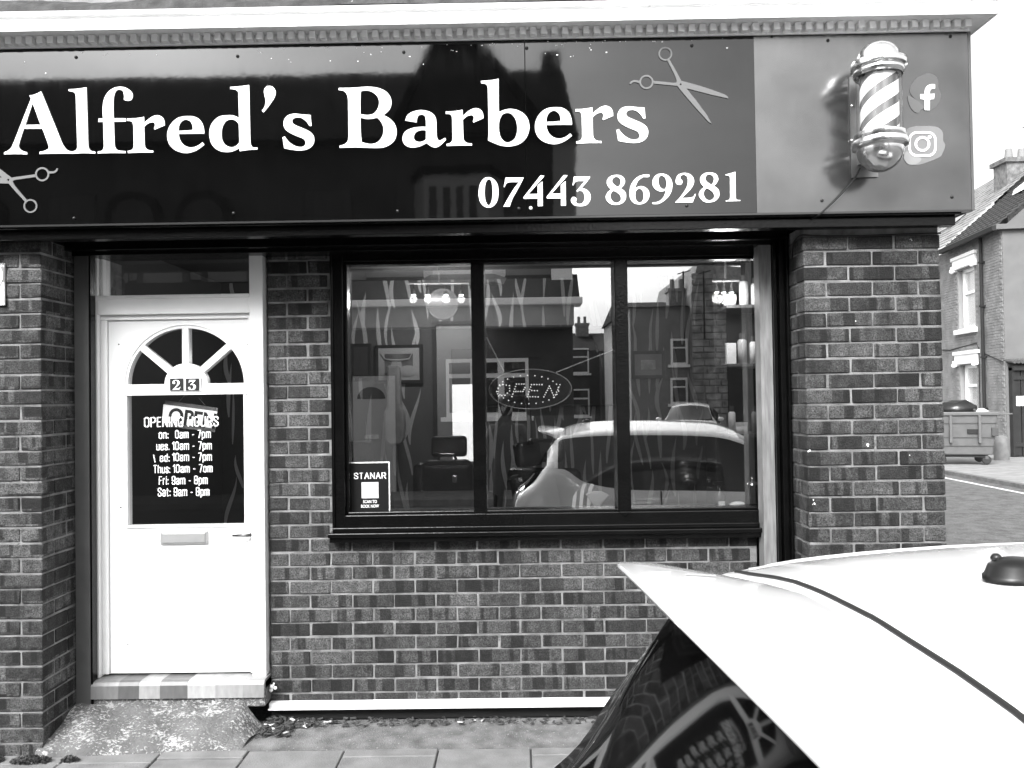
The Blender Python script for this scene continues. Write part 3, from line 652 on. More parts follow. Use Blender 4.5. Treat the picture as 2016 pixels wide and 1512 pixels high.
while x < 1.6:
    z = R.uniform(.2, .5)
    while z < 2.7:
        if not (d0.x-.12 < x < d1.x+.034 and z < d0.z-.1): flame(x+R.uniform(-.05, .05), z, R.uniform(.28, .55), R.uniform(.03, .05), RY-.002-.0005*R.random())
        z += R.uniform(.22, .42)
    x += .13
o = fl.build('flame_print', mat('flame_print_pale', .42, .6), bwl)
# doorway: grey leaf, frame, added white wall beyond it to brighten the opening
MB().box(d0.x-.03, d0.x, RY-.03, RY+.12, .12, d0.z+.03).box(d0.x, d1.x+.03, RY-.03, RY+.12, d0.z, d0.z+.03).build('inner_door_frame', IDK, shop)
e0 = at(888, 688, RY)
MB().box(d0.x, e0.x, RY+.02, RY+.05, .12, d0.z).box(e0.x, d1.x+.03, RY+.02, RY+.05, e0.z, d0.z).build('inner_door', mat('inner_door_grey', .3, .5), shop)
MB().box(-5, 2.4, 12.5, 12.7, -.1, 2.0).build('added_bright_wall', mat('bright_wall_white', .85, .7), shop)  # added where the sun reaches it, so the doorway looks bright

# ================================================================ SIGN
SY = -.55
sg = thing('shop_sign', (-1, SY, 2.57), 'long black glossy sign board lettered Alfred\'s Barbers with phone number and scissors', 'sign')
SX = at(1487, 250, SY).x; SXE = 2.14; SZ0, SZ1 = 2.562, 3.402; JX = at(1036, 300, SY).x
for a, b in ((-5, JX-.0012), (JX+.0012, SX)):
    MB().box(a, b, SY, SY+.012, SZ0, SZ1).build('sign_panel', SIGNB, sg, bevel=.001, seg=1)
MB().box(SX, SXE, SY-.0006, SY+.012, SZ0, SZ1).build('sign_panel', SIGNG, sg)
MB().box(-5, SXE-.002, SY+.012, SY+.1, SZ0+.01, SZ1).build('backing_board', BLACKM, sg)
MB().box(SXE, SXE+.012, SY-.004, .4, SZ0-.004, SZ1).build('edge_trim', GREYP, sg, bevel=.001)
MB().box(-5, SXE, SY-.004, SY+.03, SZ0-.010, SZ0-.001).build('edge_trim', mat('trim_dark', .05, .2, metal=.5), sg)
SQ = lambda p: (at(p[0], p[1], SY).x, at(p[0], p[1], SY).z)
def glyph(name, strs, G, M=VINYL, shift=(0, 0)):
    cs = [[SQ((p[0]+shift[0], p[1]+shift[1])) for p in contour(s, *G)] for s in strs]
    me = curve_mesh(name, cs, .004, M); me.transform(Matrix.Translation((0, SY-.0035, 0))); return link(me, name, sg)
G1 = ((0, 150), 8.895); G2 = ((180, 150), 8.894); G3 = ((320, 150), 6.3); G4 = ((650, 150), 8.064); G5 = ((870, 140), 9.164)
glyph('letter', ["82,1376* 85,1335* 150,1310 210,1255 250,1170* 553,402* 528,342* 600,332 670,305 728,272* 1095,1170* 1150,1260 1210,1310 1275,1322* 1275,1362* 1000,1360 703,1368* 705,1330* 790,1312 845,1285 865,1250 855,1200 752,924* 428,926* 345,1190 342,1245 365,1285 420,1318 485,1337* 487,1376* 280,1368", "583,480* 722,856* 453,860*"], G1)
glyph('letter', ["1277,1322* 1330,1305 1358,1270 1363,1200* 1338,380* 1325,310 1285,280 1213,268* 1211,236* 1370,226 1523,200* 1555,1190* 1565,1265 1605,1312 1675,1326* 1680,1360* 1480,1354 1277,1362*"], G1)
glyph('letter', ["120,1357* 122,1322* 190,1310 220,1270 227,1210* 215,808* 128,806* 137,746* 213,744* 205,600 220,450 255,350 320,265 410,210 510,192 600,205 680,250 725,310 730,370 700,425 640,437 576,420* 580,350 560,270 500,240 440,270 410,340 395,450 395,600 400,744* 608,744* 612,800* 403,806* 413,1180* 430,1260 470,1300 530,1312 603,1316* 605,1352* 360,1350*"], G2)
rS = ["650,1352* 645,1314* 705,1300 740,1265 750,1200* 743,900* 730,820 695,795 632,790* 632,748* 780,742 928,718* 932,824* 1060,720 1150,690 1220,705 1275,760 1292,865* 1117,942* 1105,920* 1122,860 1105,820 1060,814 1000,835 932,892* 940,1190* 955,1255 1000,1295 1090,1308* 1090,1342* 870,1342*"]
eS = ["523,716* 515,640 480,560 410,510 305,500 200,520 115,590 68,690 68,790 105,870 180,930 300,958 400,935 470,895 523,852* 500,824* 430,872 355,888 275,860 225,800 205,720*", "204,682* 215,610 250,560 296,543 345,562 375,610 380,670* 290,680*"]
sS = ["1492,762* 1520,752* 1570,815 1640,865 1705,882 1760,870 1778,830 1755,785 1690,755 1600,715 1530,665 1505,610 1515,540 1560,490 1640,470 1740,480 1838,485* 1852,621* 1825,621* 1780,560 1720,520 1665,517 1622,535 1612,570 1640,605 1720,640 1810,680 1865,725 1885,790 1865,860 1800,910 1710,925 1600,915 1513,898*"]
glyph('letter', rS, G2); glyph('letter', rS, G2, shift=(626.7, -13.9)); glyph('letter', rS, G2, shift=(881.6, -18.6))
glyph('letter', eS, G3); glyph('letter', eS, G3, shift=(723.1, -17.5))
glyph('letter', ["845,164* 843,138* 960,130 1078,113* 1093,800* 1100,850 1120,882 1180,888* 1180,913* 1080,918 962,935* 957,894* 890,930 805,945 700,925 620,855 588,760 590,660 630,570 710,505 820,488 890,495 953,521* 945,230* 935,190 905,172", "951,600* 910,555 855,540 795,560 750,630 738,710 748,800 790,860 855,886 910,873 957,828*"], G3)
glyph('apostrophe', ["1235,433* 1270,380 1282,310 1268,240 1262,185 1285,140 1330,125 1375,140 1405,190 1400,250 1360,320 1310,390 1255,455*"], G3)
glyph('letter', sS, G3); glyph('letter', sS, G3, shift=(656.6, -14.6))
glyph('letter', ["140,228* 140,192* 350,190 600,174 760,192 890,250 960,340 975,440 940,540 843,624* 950,680 1030,770 1058,880 1035,1000 960,1085 850,1135 740,1145 400,1135 155,1144* 152,1108* 230,1085 275,1045 295,970* 288,400* 270,300 225,245", "490,245* 600,235 700,275 765,350 780,440 750,535 690,600 590,622 485,606* 482,400", "485,666* 620,684 748,664* 810,730 848,830 840,930 790,1020 720,1070 620,1080 503,1048* 490,900"], G4)
glyph('letter', ["1198,710* 1225,630 1300,575 1400,548 1500,548 1600,580 1665,640 1688,730* 1690,900* 1700,980 1720,1018 1745,1024 1780,1010 1825,982* 1843,1010* 1760,1095 1710,1128 1660,1137 1600,1115 1532,1066* 1420,1120 1310,1138 1220,1115 1160,1050 1155,960 1200,880 1290,835 1400,812 1523,811* 1520,700 1505,640 1455,615 1405,630 1382,680 1376,740*", "1523,866* 1450,862 1370,890 1330,960 1350,1025 1420,1050 1480,1035 1523,1008*"], G4)
glyph('letter', ["710,228* 706,184* 870,172 1024,145* 1028,748* 1130,705 1230,688 1350,705 1470,770 1545,860 1578,980 1570,1090 1520,1210 1430,1300 1310,1350 1180,1364 1050,1345 930,1300 832,1253* 842,1100 828,330* 815,265 780,238", "1028,1000 1045,880 1100,785 1185,760 1260,785 1325,870 1358,1000 1350,1130 1300,1240 1190,1293 1110,1260 1050,1170"], G5)
glyph('digit', ["240,145 170,165 115,240 92,360 105,480 155,560 240,592 320,560 370,480 384,360 370,250 310,170", "238,175 200,220 182,340 190,470 215,540 240,558 270,530 293,440 298,330 285,230 265,185"], G6)
glyph('digit', ["487,152* 755,150* 700,260 640,370 590,460 550,576* 455,577* 510,480 600,330 683,218* 540,220 500,240 475,290* 462,288*"], G6)
S4 = ["1000,120* 1056,122* 1050,138* 825,392* 960,390* 960,265* 1030,205* 1035,568* 962,570* 962,460* 755,462* 750,440*"]
glyph('digit', S4, G6); glyph('digit', S4, G6, shift=(45.5, -.7)); glyph('digit', [D3], G6)
S8 = ["220,100 150,115 105,160 98,210 120,260 155,292* 105,335 82,395 110,455 160,490 215,497 290,480 340,435 352,380 335,320 277,278* 320,235 338,185 315,130 270,105", "215,127 180,145 167,185 190,225 248,262* 275,220 280,175 255,138", "178,308* 145,370 160,430 210,468 260,455 285,420 275,375 235,335"]
glyph('digit', S8, G7); glyph('digit', S8, G7, shift=(183.3, -4.9))
glyph('digit', ["655,95* 660,118 640,130 580,128* 520,170 485,230 473,275* 540,248 600,262 650,310 658,380 630,445 580,480 520,490 450,470 410,420 395,350 405,270 440,190 500,130 570,100 630,92", "525,282 490,300 473,350 480,420 505,455 540,465 575,430 583,380 575,320 550,290"], G7)
glyph('digit', ["700,483* 698,467* 780,450 840,400 870,340 878,300* 830,318 770,310 715,260 700,200 715,140 760,95 830,84 900,105 950,165 962,250 940,340 880,420 790,480 740,487", "820,108 785,135 778,190 795,250 830,285 865,285 885,240 882,180 860,130"], G7)
glyph('digit', [D2], G7)
glyph('digit', ["1668,450* 1670,438* 1715,425 1727,390* 1725,150* 1715,118 1665,105* 1665,95* 1795,60* 1800,390* 1812,425 1862,432* 1860,445*"], G7)
# scissors
def scissors(tr):
    G8 = ((1230, 85), 8.895); out = []
    def ring(cx_, cy_, r): return [(1230+(cx_+r*math.cos(a*math.pi/20))/8.895, 85+(cy_+r*math.sin(a*math.pi/20))/8.895) for a in range(40)]
    shapes = [[ring(707, 192, 121), ring(707, 192, 94)], [ring(377, 685, 124), ring(377, 685, 94)],
        [contour("742,308* 780,288* 900,500* 985,664* 1270,740 1560,835 1750,905* 1800,945 1812,975* 1500,905* 1075,795* 1250,1010* 1440,1270* 1520,1418* 1460,1380* 1250,1150* 1060,930* 915,752* 880,750* 495,712* 500,665* 860,700* 905,690* 900,640 870,560", *G8), ring(975, 728, 18)],
        [contour("258,668* 200,656 150,655 110,675 82,708* 92,722 108,722* 130,700 165,688 210,695 258,715*", *G8)]]
    V = []; F = []
    for cs in shapes:
        cs = [[SQ(tr(p)) for p in c_] for c_ in cs]
        me = curve_mesh('scissors', cs, .003, VGREY); i_ = len(V); V += [tuple(v.co+Vector((0, SY-.003-.0004*len(F) % .001, 0))) for v in me.vertices]; F += [tuple(i_+k for k in p.vertices) for p in me.polygons]
    me = bpy.data.meshes.new('scissors_emblem'); me.from_pydata(V, [], F); me.materials.append(VGREY); return link(me, 'scissors_emblem', sg)
scissors(lambda p: p)
def tr2(p):
    x_, y_ = p[0]-1339.6, p[1]-166.8; a = rad(180-13.5); return (17.5+x_*math.cos(a)-y_*math.sin(a), 354.5+x_*math.sin(a)+y_*math.cos(a))
scissors(tr2)
# social emblems: painted patches with white marks
def patch(pts, v, dy, name='emblem_patch'):
    cs = [[SQ((p[0], p[1])) for p in contour(pts, (1640, 60), 5.042)]]
    me = curve_mesh(name, cs, .001, mat('patch_%d' % int(v*1000), v*.5, .4, var=.05)); me.transform(Matrix.Translation((0, SY-dy, 0))); link(me, name, sg)
patch("800,500 870,450 960,428 1030,470 1045,570 1068,650 1040,730 985,780 930,798 860,720 790,660 760,600", .17, .0022)
patch("740,650 780,665 860,720 900,770 870,788 845,820 800,805 760,750", .22, .0030)
patch("715,1000 780,960 900,950 1030,960 1085,1010 1090,1090 1110,1140 1085,1220 1060,1255 900,1320 800,1335 720,1280 700,1180", .36, .0022)
patch("730,1200 800,1240 870,1270 855,1310 790,1335 740,1325 710,1290 700,1255", .52, .0030)
def logo(cs, name):
    cs = [[SQ(p) for p in c_] for c_ in cs]; me = curve_mesh(name, cs, .002, VINYL); me.transform(Matrix.Translation((0, SY-.0045, 0))); link(me, name, sg)
GE = ((1640, 60), 5.042)
logo([contour("1007,538* 1007,582* 975,583 958,600 955,636* 1003,632* 996,684* 955,688* 955,795* 904,795* 904,690* 862,685* 862,637* 905,636* 912,580 945,545", *GE)], 'letter_mark')
def rrect(x0, y0, x1, y1, r):
    pts = []
    for cx_, cy_, a0 in ((x1-r, y1-r, 0), (x0+r, y1-r, 90), (x0+r, y0+r, 180), (x1-r, y0+r, 270)):
        for k in range(7): a = rad(a0+k*15); pts.append((1640+(cx_+r*math.cos(a))/5.042, 60+(cy_+r*math.sin(a))/5.042))
    return pts
circ = lambda cx_, cy_, r: [(1640+(cx_+r*math.cos(a*math.pi/16))/5.042, 60+(cy_+r*math.sin(a*math.pi/16))/5.042) for a in range(32)]
logo([rrect(745, 1005, 1020, 1256, 80), rrect(765, 1027, 1000, 1234, 62)], 'camera_mark')
logo([circ(882, 1130, 76), circ(882, 1130, 54)], 'camera_mark'); logo([circ(955, 1060, 17)], 'camera_mark')
# screws
for px, py in ((150, 113), (468, 111), (795, 103), (1037, 95), (1362, 90), (1520, 72), (1630, 80), (1871, 72), (146, 430), (460, 420), (783, 416), (1022, 411), (1352, 405), (1618, 395), (1874, 388)):
    q = SQ((px, py)); MB().lathe([(0, -.007), (.005, -.006), (.008, -.002), (.008, 0)], (q[0], SY, q[1]), 10, 'y').build('screw', mat('screw_head', .03, .3, metal=.6), sg, smooth=True)
q = SQ((1045, 409.5)); MB().lathe([(0, -.006), (.007, -.004), (.0085, 0)], (q[0], SY, q[1]), 12, 'y').build('screw', VINYL, sg)

spk = MB()
for k in range(70):
    px = R.choice([R.uniform(30, 1480), R.gauss(700, 120), R.gauss(1100, 150)]); py = (104-px*.024)+R.choice([R.uniform(3, 12), R.uniform(3, 12), R.uniform(10, 45)])
    if 0 < px < 1480: q = SQ((px, py)); spk.ball((q[0], SY-.001, q[1]), R.uniform(.0012, .0034), 6, (R.uniform(.8, 1.8), .4, 1))
o_ = spk.build('paint_specks', VINYL, sg); o_['kind'] = 'stuff'

# ================================================================ BARBER POLE
PYc = -.725
pc = at(1731, 205, PYc); bp = thing('barber_pole', (pc.x, PYc, pc.z), 'polished steel barber pole with white diagonal stripes on the grey sign end', 'barber pole')
zt = lambda py: at(1733, py, PYc).z-pc.z
def lat(prof, name, M, n=40): return MB().lathe(prof, (pc.x, PYc, pc.z), n).build(name, M, bp, smooth=True)
TOP, C1, G1z, G0z, C0, BOT = zt(84), zt(122), zt(152), zt(262), zt(292), zt(338)
smooth_by_angle(lat([(0, TOP)]+[(.092*math.sin(a*math.pi/24), C1+.01+(TOP-C1-.01)*math.cos(a*math.pi/24)) for a in range(1, 13)], 'dome', CHROME))
smooth_by_angle(lat([(.092, C1+.012), (.100, C1+.008), (.116, C1-.002), (.121, C1-.016), (.118, C1-.030), (.106, C1-.036), (.109, C1-.044), (.109, C1-.055), (.1, G1z)], 'collar', CHROME))
smooth_by_angle(lat([(.1, G0z), (.109, G0z-.006), (.109, G0z-.022), (.106, G0z-.030), (.118, G0z-.036), (.122, G0z-.052), (.117, G0z-.066), (.1, G0z-.075)], 'collar', CHROME))
smooth_by_angle(lat([(.1*math.cos(a*math.pi/24), G0z-.072-(G0z-.072-BOT)*math.sin(a*math.pi/24)) for a in range(0, 13)], 'dome', CHROME))
lat([(.096, G1z), (.096, G0z)], 'glass_tube', glass_mat('tube_glass', .03, .9, .97))
cyl = lat([(.080, G1z-.001), (.080, G0z+.001)], 'drum', mat('drum_reflection_grey', .16, .12, var=.6, vs=14, stretch=(1, 1, .02)))  # upright reflections put into the grey as streaks

for a0 in (0, 120, 240):
    sp = MB(); pitch = .30; hh = .062; n2 = 240
    for k in range(n2):
        pts = []
        for t_ in (k/n2, (k+1)/n2):
            a = rad(a0)+(t_*2-1)*2*math.pi*1.2; zc_ = (G0z+G1z)/2+(a-rad(a0))/(2*math.pi)*pitch
            pts.append((a, max(G0z+.001, min(G1z-.001, zc_-hh/2)), max(G0z+.001, min(G1z-.001, zc_+hh/2))))
        (a, l, h), (b, l2, h2) = pts
        if h-l < 1e-4 and h2-l2 < 1e-4: continue
        r_ = .0812; sp.quad(*[(pc.x+r_*math.cos(x_), PYc+r_*math.sin(x_), pc.z+z_) for x_, z_ in ((a, l), (b, l2), (b, h2), (a, h))])
    sp.build('stripe', mat('drum_white', .85, .35), bp, smooth=True)
MB().box(pc.x-.035, pc.x+.035, PYc+.10, SY-.004, pc.z+C0-.03, pc.z+C1).build('bracket', mat('bracket_steel', .25, .3, metal=.8), bp)
MB().box(pc.x-.062, pc.x+.062, SY-.012, SY-.004, pc.z+BOT+.02, pc.z+C1).build('back_plate', mat('bracket_steel', .25), bp)
for py in (209, 277):
    q = at(1677, py, SY-.01); MB().ball((q.x, SY-.012, q.z), .008).build('screw', CHROME, bp, smooth=True)
# power cable of the pole and cable clipped along the pillar
def cable(pts, label, r=.0045, M=BLACKM, name='cable'):
    pts = [Vector(p) for p in pts]; out = []
    for i_ in range(len(pts)-1):
        p0, p1, p2, p3 = pts[max(i_-1, 0)], pts[i_], pts[i_+1], pts[min(i_+2, len(pts)-1)]
        for k in range(6):
            t = k/6; out.append(.5*((2*p1)+(p2-p0)*t+(2*p0-5*p1+4*p2-p3)*t*t+(3*p1-p0-3*p2+p3)*t**3))
    out.append(pts[-1]); o = MB().tube(out, r, 6).build(name, M, smooth=True); return tag(o, label, 'cable')
cable([at(1693, 330, SY-.05), at(1680, 355, SY-.03), at(1660, 378, SY-.02), at(1635, 403, SY-.015), at(1612, 423, SY+.0), at(1590, 433, -.46)], 'black cable drooping from the barber pole down behind the sign edge', .004)
cable([at(1558, 520, -.22), at(1562, 480, -.3), at(1577, 464, -.40), at(1600, 464, -.412), at(1668, 465, -.41), at(1760, 462, -.41), at(1852, 459, -.41)], 'thin black cable clipped across the top of the right brick pillar', .0045)
cable([at(1577, 434, -.47), at(1700, 431, -.46), at(1828, 427, -.46), at(1850, 433, -.44), at(1856, 446, -.41)], 'thin black cable running just below the grey end of the sign', .004)

# ================================================================ THINGS ON AND BEHIND THE GLASS
# notice on left pillar
n0, n1 = at(9, 601, PY-.012), at(9, 518, PY-.012)
nt_ = thing('wall_notice', (n0.x-.25, PY, n0.z), 'white notice with a grey band and white disc, fixed to the left brick pillar', 'notice')
MB().box(n0.x-.5, n0.x, PY-.014, PY-.004, n0.z, n1.z).build('board', VINYL, nt_, bevel=.002)
b0 = at(9, 555, PY-.012)
MB().box(n0.x-.5, n0.x-.001, PY-.0165, PY-.0138, b0.z, n1.z-.001).build('band', mat('band_grey', .22, .5), nt_)
MB().lathe([(0, -.002), (.075, -.002), (.075, 0)], (at(-22, 542, PY-.012).x-.002, PY-.0165, at(0, 543, PY-.012).z), 32, 'y').build('disc', VINYL, nt_)
text_fit('lettering', 'ON', VINYL, -5, 8, 526, 521, PY-.0175, nt_)
# appointment poster inside the glass
p0, p1 = at(690, 1015, GY-.006), at(767, 909, GY-.006)
ps = thing('window_poster', ((p0.x+p1.x)/2, GY, p0.z), 'black poster with white border reading STANAR in the lower left of the window', 'poster')
MB().box(p0.x, p1.x, GY-.0075, GY-.0045, p0.z, p1.z).build('sheet', VINYL, ps)
MB().box(p0.x+.006, p1.x-.006, GY-.0092, GY-.0078, p0.z+.006, p1.z-.006).build('print', mat('poster_black', .008, .3), ps)
TY = GY-.0102
stroke_text('STANAR', 697, 760, 943, 931, TY, ps, .085)
text_fit('lettering', 'SCAN TO', VINYL, 715, 742, 990.5, 984.5, TY, ps, .0006, .01); text_fit('lettering', 'BOOK NOW', VINYL, 711, 746, 999.5, 993.5, TY, ps, .0006, .01)
q0, q1 = at(712, 981, TY), at(745, 949, TY); MB().box(q0.x, q1.x, TY-.0006, TY, q0.z, q1.z).build('blank_square', mat('pale_print', .6, .4), ps)
# LED open sign
LY = .13; lc = at(1044, 766, LY); ls = thing('open_sign', lc, 'oval open sign dotted with small lights, hanging on chains in the middle window pane', 'sign')
el_ = lambda s_, dx=0, dz=0, dy=0: [(lc.x+.228*s_*math.cos(a*math.pi/32)+dx, LY+dy, lc.z+.110*s_*math.sin(a*math.pi/32)+dz) for a in range(64)]
MB().tube(el_(1), .0035, 6, True).tube(el_(.97, .0, -.004, .03), .002, 6, True).build('rim', mat('clear_rim', .35, .15, spec=.8), ls, smooth=True)
MB().prism([(p[0], p[2]) for p in el_(.965)], LY+.004, LY+.008).build('backing', mat('dark_acrylic', .02, .25), ls)
dots = MB()
def dot(x_, y_): p = at(x_, y_, LY-.003); dots.ball(p, .0036, 6)
def dl(pts, step):
    for (a, b) in zip(pts, pts[1:]):
        L_ = math.hypot(b[0]-a[0], b[1]-a[1]); n2 = max(1, round(L_/step))
        for k in range(n2): dot(a[0]+(b[0]-a[0])*k/n2, a[1]+(b[1]-a[1])*k/n2)
    dot(*pts[-1])
Z = lambda u, v: (930+u/3.977, 640+v/3.977)
dl([Z(*p) for p in ((240, 465), (290, 475), (292, 515), (255, 550), (205, 555), (190, 520), (215, 475), (236, 465))], 5.2)
dl([Z(*p) for p in ((310, 560), (345, 462), (405, 462), (412, 490), (395, 520), (340, 520))], 5.2)
dl([Z(*p) for p in ((545, 466), (463, 466), (430, 560), (515, 562))], 5.2); dl([Z(*p) for p in ((465, 512), (508, 514))], 5.2)
dl([Z(*p) for p in ((560, 562), (603, 478), (642, 566), (686, 466))], 5.2)
for k in range(26): a = 2*math.pi*k/26+.1; dot(1040+60*math.cos(a), 767+28*math.sin(a)*1.0)
d_ = dots.build('light_dots', mat('dot_white', .85, .4, emit=.6), ls); d_['kind'] = 'stuff'
ch = MB(); 
for A_, B_ in (((958, 664), (992, 731)), ((1214, 686), (1095, 733))):
    a, b = at(*A_, LY), at(*B_, LY); n2 = int((b-a).length/.008)
    for k in range(n2): ch.ball(a.lerp(b, (k+.5)/n2), .0036, 6)
ch.build('chain', mat('chain_metal', .85, .4), ls)
# OPEN card on the door glass
OY = YD+.05
os_ = thing('open_card', at(376, 820, OY), 'tilted white OPEN card with grey borders hanging behind the door glass', 'sign')
OP = lambda px, py, d=0.: at(px, py, OY-d)
cr = [OP(*p) for p in ((325, 788), (429, 803), (423, 851), (318, 838))]
tp = [OP(*p) for p in ((322, 796), (428, 810), (424, 844), (319, 831))]
MB().prism([(p.x, p.z) for p in cr], OY, OY+.003).build('card', mat('card_grey', .10, .6), os_)
MB().prism([(p.x, p.z) for p in tp], OY-.0012, OY-.0002).build('card_face', mat('card_white', .8, .5), os_)
text_fit('lettering', 'OPEN', BLACKM, 330, 424, 831, 801.5, OY-.002, os_, .001, .03, rot=rad(8.5))
MB().tube([OP(352, 791), OP(366, 776), ], .001, 5).tube([OP(404, 798), OP(391, 783)], .001, 5).build('string', mat('string_grey', .3), os_)

# interior furniture ------------------------------------------------------
def chair(px, pyb, Y, wd, label, ang, towel=False):
    p = at(px, pyb, Y); p.z = .12
    t_ = thing('barber_chair', p, label, 'chair', 'barber chairs in the shop window', ang)
    LE = mat('black_leather', .012, .25, bump=.1, bs=18)
    T = t_.matrix_basis.inverted()
    def B(mb, n, M, bev=.03): 
        me = mb.mesh(n, M); o_ = link(me, n, None, bev, 3); o_.parent = t_; return o_
    B(MB().lathe([(0, 0), (.3, 0), (.3, .02), (.08, .05), (.05, .1), (.05, .42), (0, .42)], (0, 0, 0), 24), 'base', CHROME, 0)
    B(MB().box(-wd/2, wd/2, -.25, .25, .42, .56), 'seat', LE)
    M_ = Matrix.Translation((0, .24, .50)) @ Matrix.Rotation(rad(-12), 4, 'X')
    B(MB().box(-wd/2, wd/2, -.06, .06, 0, .62, M_), 'backrest', LE, .05)
    B(MB().box(-wd*.25, wd*.25, -.04, .04, .66, .82, M_), 'headrest', LE, .03)
    for s_ in (-1, 1): B(MB().box(s_*wd*.55-.035, s_*wd*.55+.035, -.24, .24, .70, .77).box(s_*wd*.55-.02, s_*wd*.55+.02, -.05, .03, .50, .70), 'armrest', LE, .02)
    return t_
chair(882, 1010, 1.45, .55, 'black leather barber chair with a square back behind the left window pane', .05)
chair(735, 1010, .95, .5, 'black leather barber chair partly hidden by the poster', .5)
chair(1140, 1010, .62, .44, 'high backed black barber chair behind the striped towel', .9)
chair(1038, 1010, .85, .52, 'black leather barber chair behind the middle pane under the oval sign', -.35)
# suitcase-like back cushion with buckle
a, b = at(830, 1012, .75), at(930, 905, .75)
cs = thing('tool_case', ((a.x+b.x)/2, .8, a.z), 'black rounded tool case with a metal clasp standing behind the sill', 'case')
MB().box(a.x, b.x, .72, .86, 1.0, b.z).build('case_body', mat('black_leather', .012), cs, bevel=.05, seg=4)
q = at(895, 943, .71); MB().box(q.x-.014, q.x+.014, .708, .72, q.z-.022, q.z+.022).build('clasp', CHROME, cs, bevel=.003)
MB().tube([(a.x+.1, .79, b.z-.01), (a.x+.12, .79, b.z+.03), (b.x-.12, .79, b.z+.03), (b.x-.1, .79, b.z-.01)], .01).build('handle', mat('black_leather', .012), cs)
# small tub chair by back doorway
a = at(902, 900, 2.3); tcx = thing('tub_chair', (a.x, 2.3, .12), 'small dark tub chair in front of the bright doorway', 'chair')
MB().lathe([(.24, .42), (.30, .44), (.32, .78), (.29, .80), (.26, .50), (.0, .46), (0, .42)], (a.x, 2.3, .12), 24, 'z', 0, 250).build('shell', mat('black_leather', .012), tcx, smooth=True)
MB().lathe([(0, .0), (.2, .0), (.03, .06), (.03, .44), (0, .44)], (a.x, 2.3, .12)).build('pedestal', CHROME, tcx)
# dark wall screen
a, b = at(955, 803, RY-.05), at(1213, 641, RY-.05)
tv = thing('wall_screen', ((a.x+b.x)/2, RY, a.z), 'large dark screen on the back wall behind the oval open sign', 'screen')
MB().box(a.x, b.x, RY-.06, RY-.004, a.z, b.z).build('screen_case', BLACKM, tv, bevel=.006); MB().box(a.x+.02, b.x-.02, RY-.063, RY-.058, a.z+.02, b.z-.02).build('screen_glass', mat('screen_black', .01, .15), tv)
# pictures
def picture(x0, y0, x1, y1, label, inner, pale=.5):
    a, b = at(x0, y1, RY-.03), at(x1, y0, RY-.03); t_ = thing('framed_picture', ((a.x+b.x)/2, RY, a.z), label, 'picture', 'pictures on the flame wallpaper')
    MB().box(a.x, b.x, RY-.035, RY-.004, a.z, b.z).build('frame', BLACKM, t_, bevel=.004)
    MB().box(a.x+.03, b.x-.03, RY-.038, RY-.034, a.z+.03, b.z-.03).build('mount', mat('mount_%d' % int(pale*100), pale*.6, .6), t_)
    MB().box(a.x+.085, b.x-.085, RY-.041, RY-.037, a.z+.08, b.z-.08).build('print', mat('print_%d' % int(inner*100), inner, .5, var=.5, vs=9), t_); return t_, a, b
t_, a, b = picture(739, 678, 832, 756, 'framed picture of a horned cow with a pale mount on the flame wallpaper', .10, .55)
hm = MB(); cx_ = (a.x+b.x)/2-.02; cz_ = (a.z+b.z)/2
hm.tube([(cx_-.14, RY-.045, cz_+.10), (cx_-.10, RY-.045, cz_+.045), (cx_-.03, RY-.045, cz_+.035), (cx_+.04, RY-.045, cz_+.035), (cx_+.11, RY-.045, cz_+.045), (cx_+.14, RY-.045, cz_+.10)], [.003, .007, .01, .01, .007, .003], 6)
hm.ball((cx_, RY-.043, cz_-.02), .05, 10, (1, .05, 1.3)).ball((cx_+.1, RY-.043, cz_-.06), .07, 10, (1.2, .05, .7))
hm.build('painted_cow', mat('cow_pale', .32, .6), t_)
picture(690, 676, 730, 745, 'narrow dark framed picture at the left edge of the window', .04, .06)
picture(1243, 690, 1309, 746, 'pale framed certificate with rows of small print in the right window pane', .5, .42)
# track light
LAMP = mat('lit_lamp', .9, .5, emit=8)
def track(Y, pxs, py, label, en):
    a, b = at(pxs[0]-9, py-19, Y), at(pxs[-1]+15, py-20, Y)
    tk = thing('spotlight_track', ((a.x+b.x)/2, Y, a.z), label, 'spotlights')
    MB().tube([a, b], .008).tube([((a.x+b.x)/2, Y, a.z), ((a.x+b.x)/2, Y, 2.75)], .006).build('rail', mat('rail_metal', .3, .4, metal=.5), tk)
    for px in pxs:
        q = at(px, py, Y); q2 = at(px, py-19, Y); k = (Y+4.3)/6.3
        MB().tube([q2, q], .005*k).lathe([(.012*k, .02*k), (.02*k, -.012*k), (.022*k, -.016*k)], q, 12).build('lamp_head', CHROME, tk)
        MB().lathe([(0, -.014*k), (.019*k, -.014*k)], q, 12).build('bulb', LAMP, tk)
        l_ = bpy.data.lights.new('spot', 'POINT'); l_.energy = en; l_.shadow_soft_size = .03; lo_ = bpy.data.objects.new('lamp_light', l_); COL.objects.link(lo_); lo_.location = (q.x, q.y-.02, q.z-.05); lo_.parent = tk; lo_.matrix_parent_inverse = tk.matrix_basis.inverted()
track(2., (814, 842, 878, 908), 577, 'ceiling spotlight track with four small lit lamps seen through the left pane', 4.)
track(.45, (1411, 1425, 1440), 572, 'short spotlight track with three lit lamps above the product shelves', 2.2)
# wall clock / round lamp
q = at(871, 598, RY-.03); ck = MB().lathe([(0, -.012), (.125, -.012), (.135, -.02), (.14, 0)], (q.x, RY-.004, q.z), 40, 'y').build('round_disc', mat('round_disc_face', .3, .2), None, smooth=True); tag(ck, 'round pale disc high on the flame wallpaper above the doorway', 'mirror')
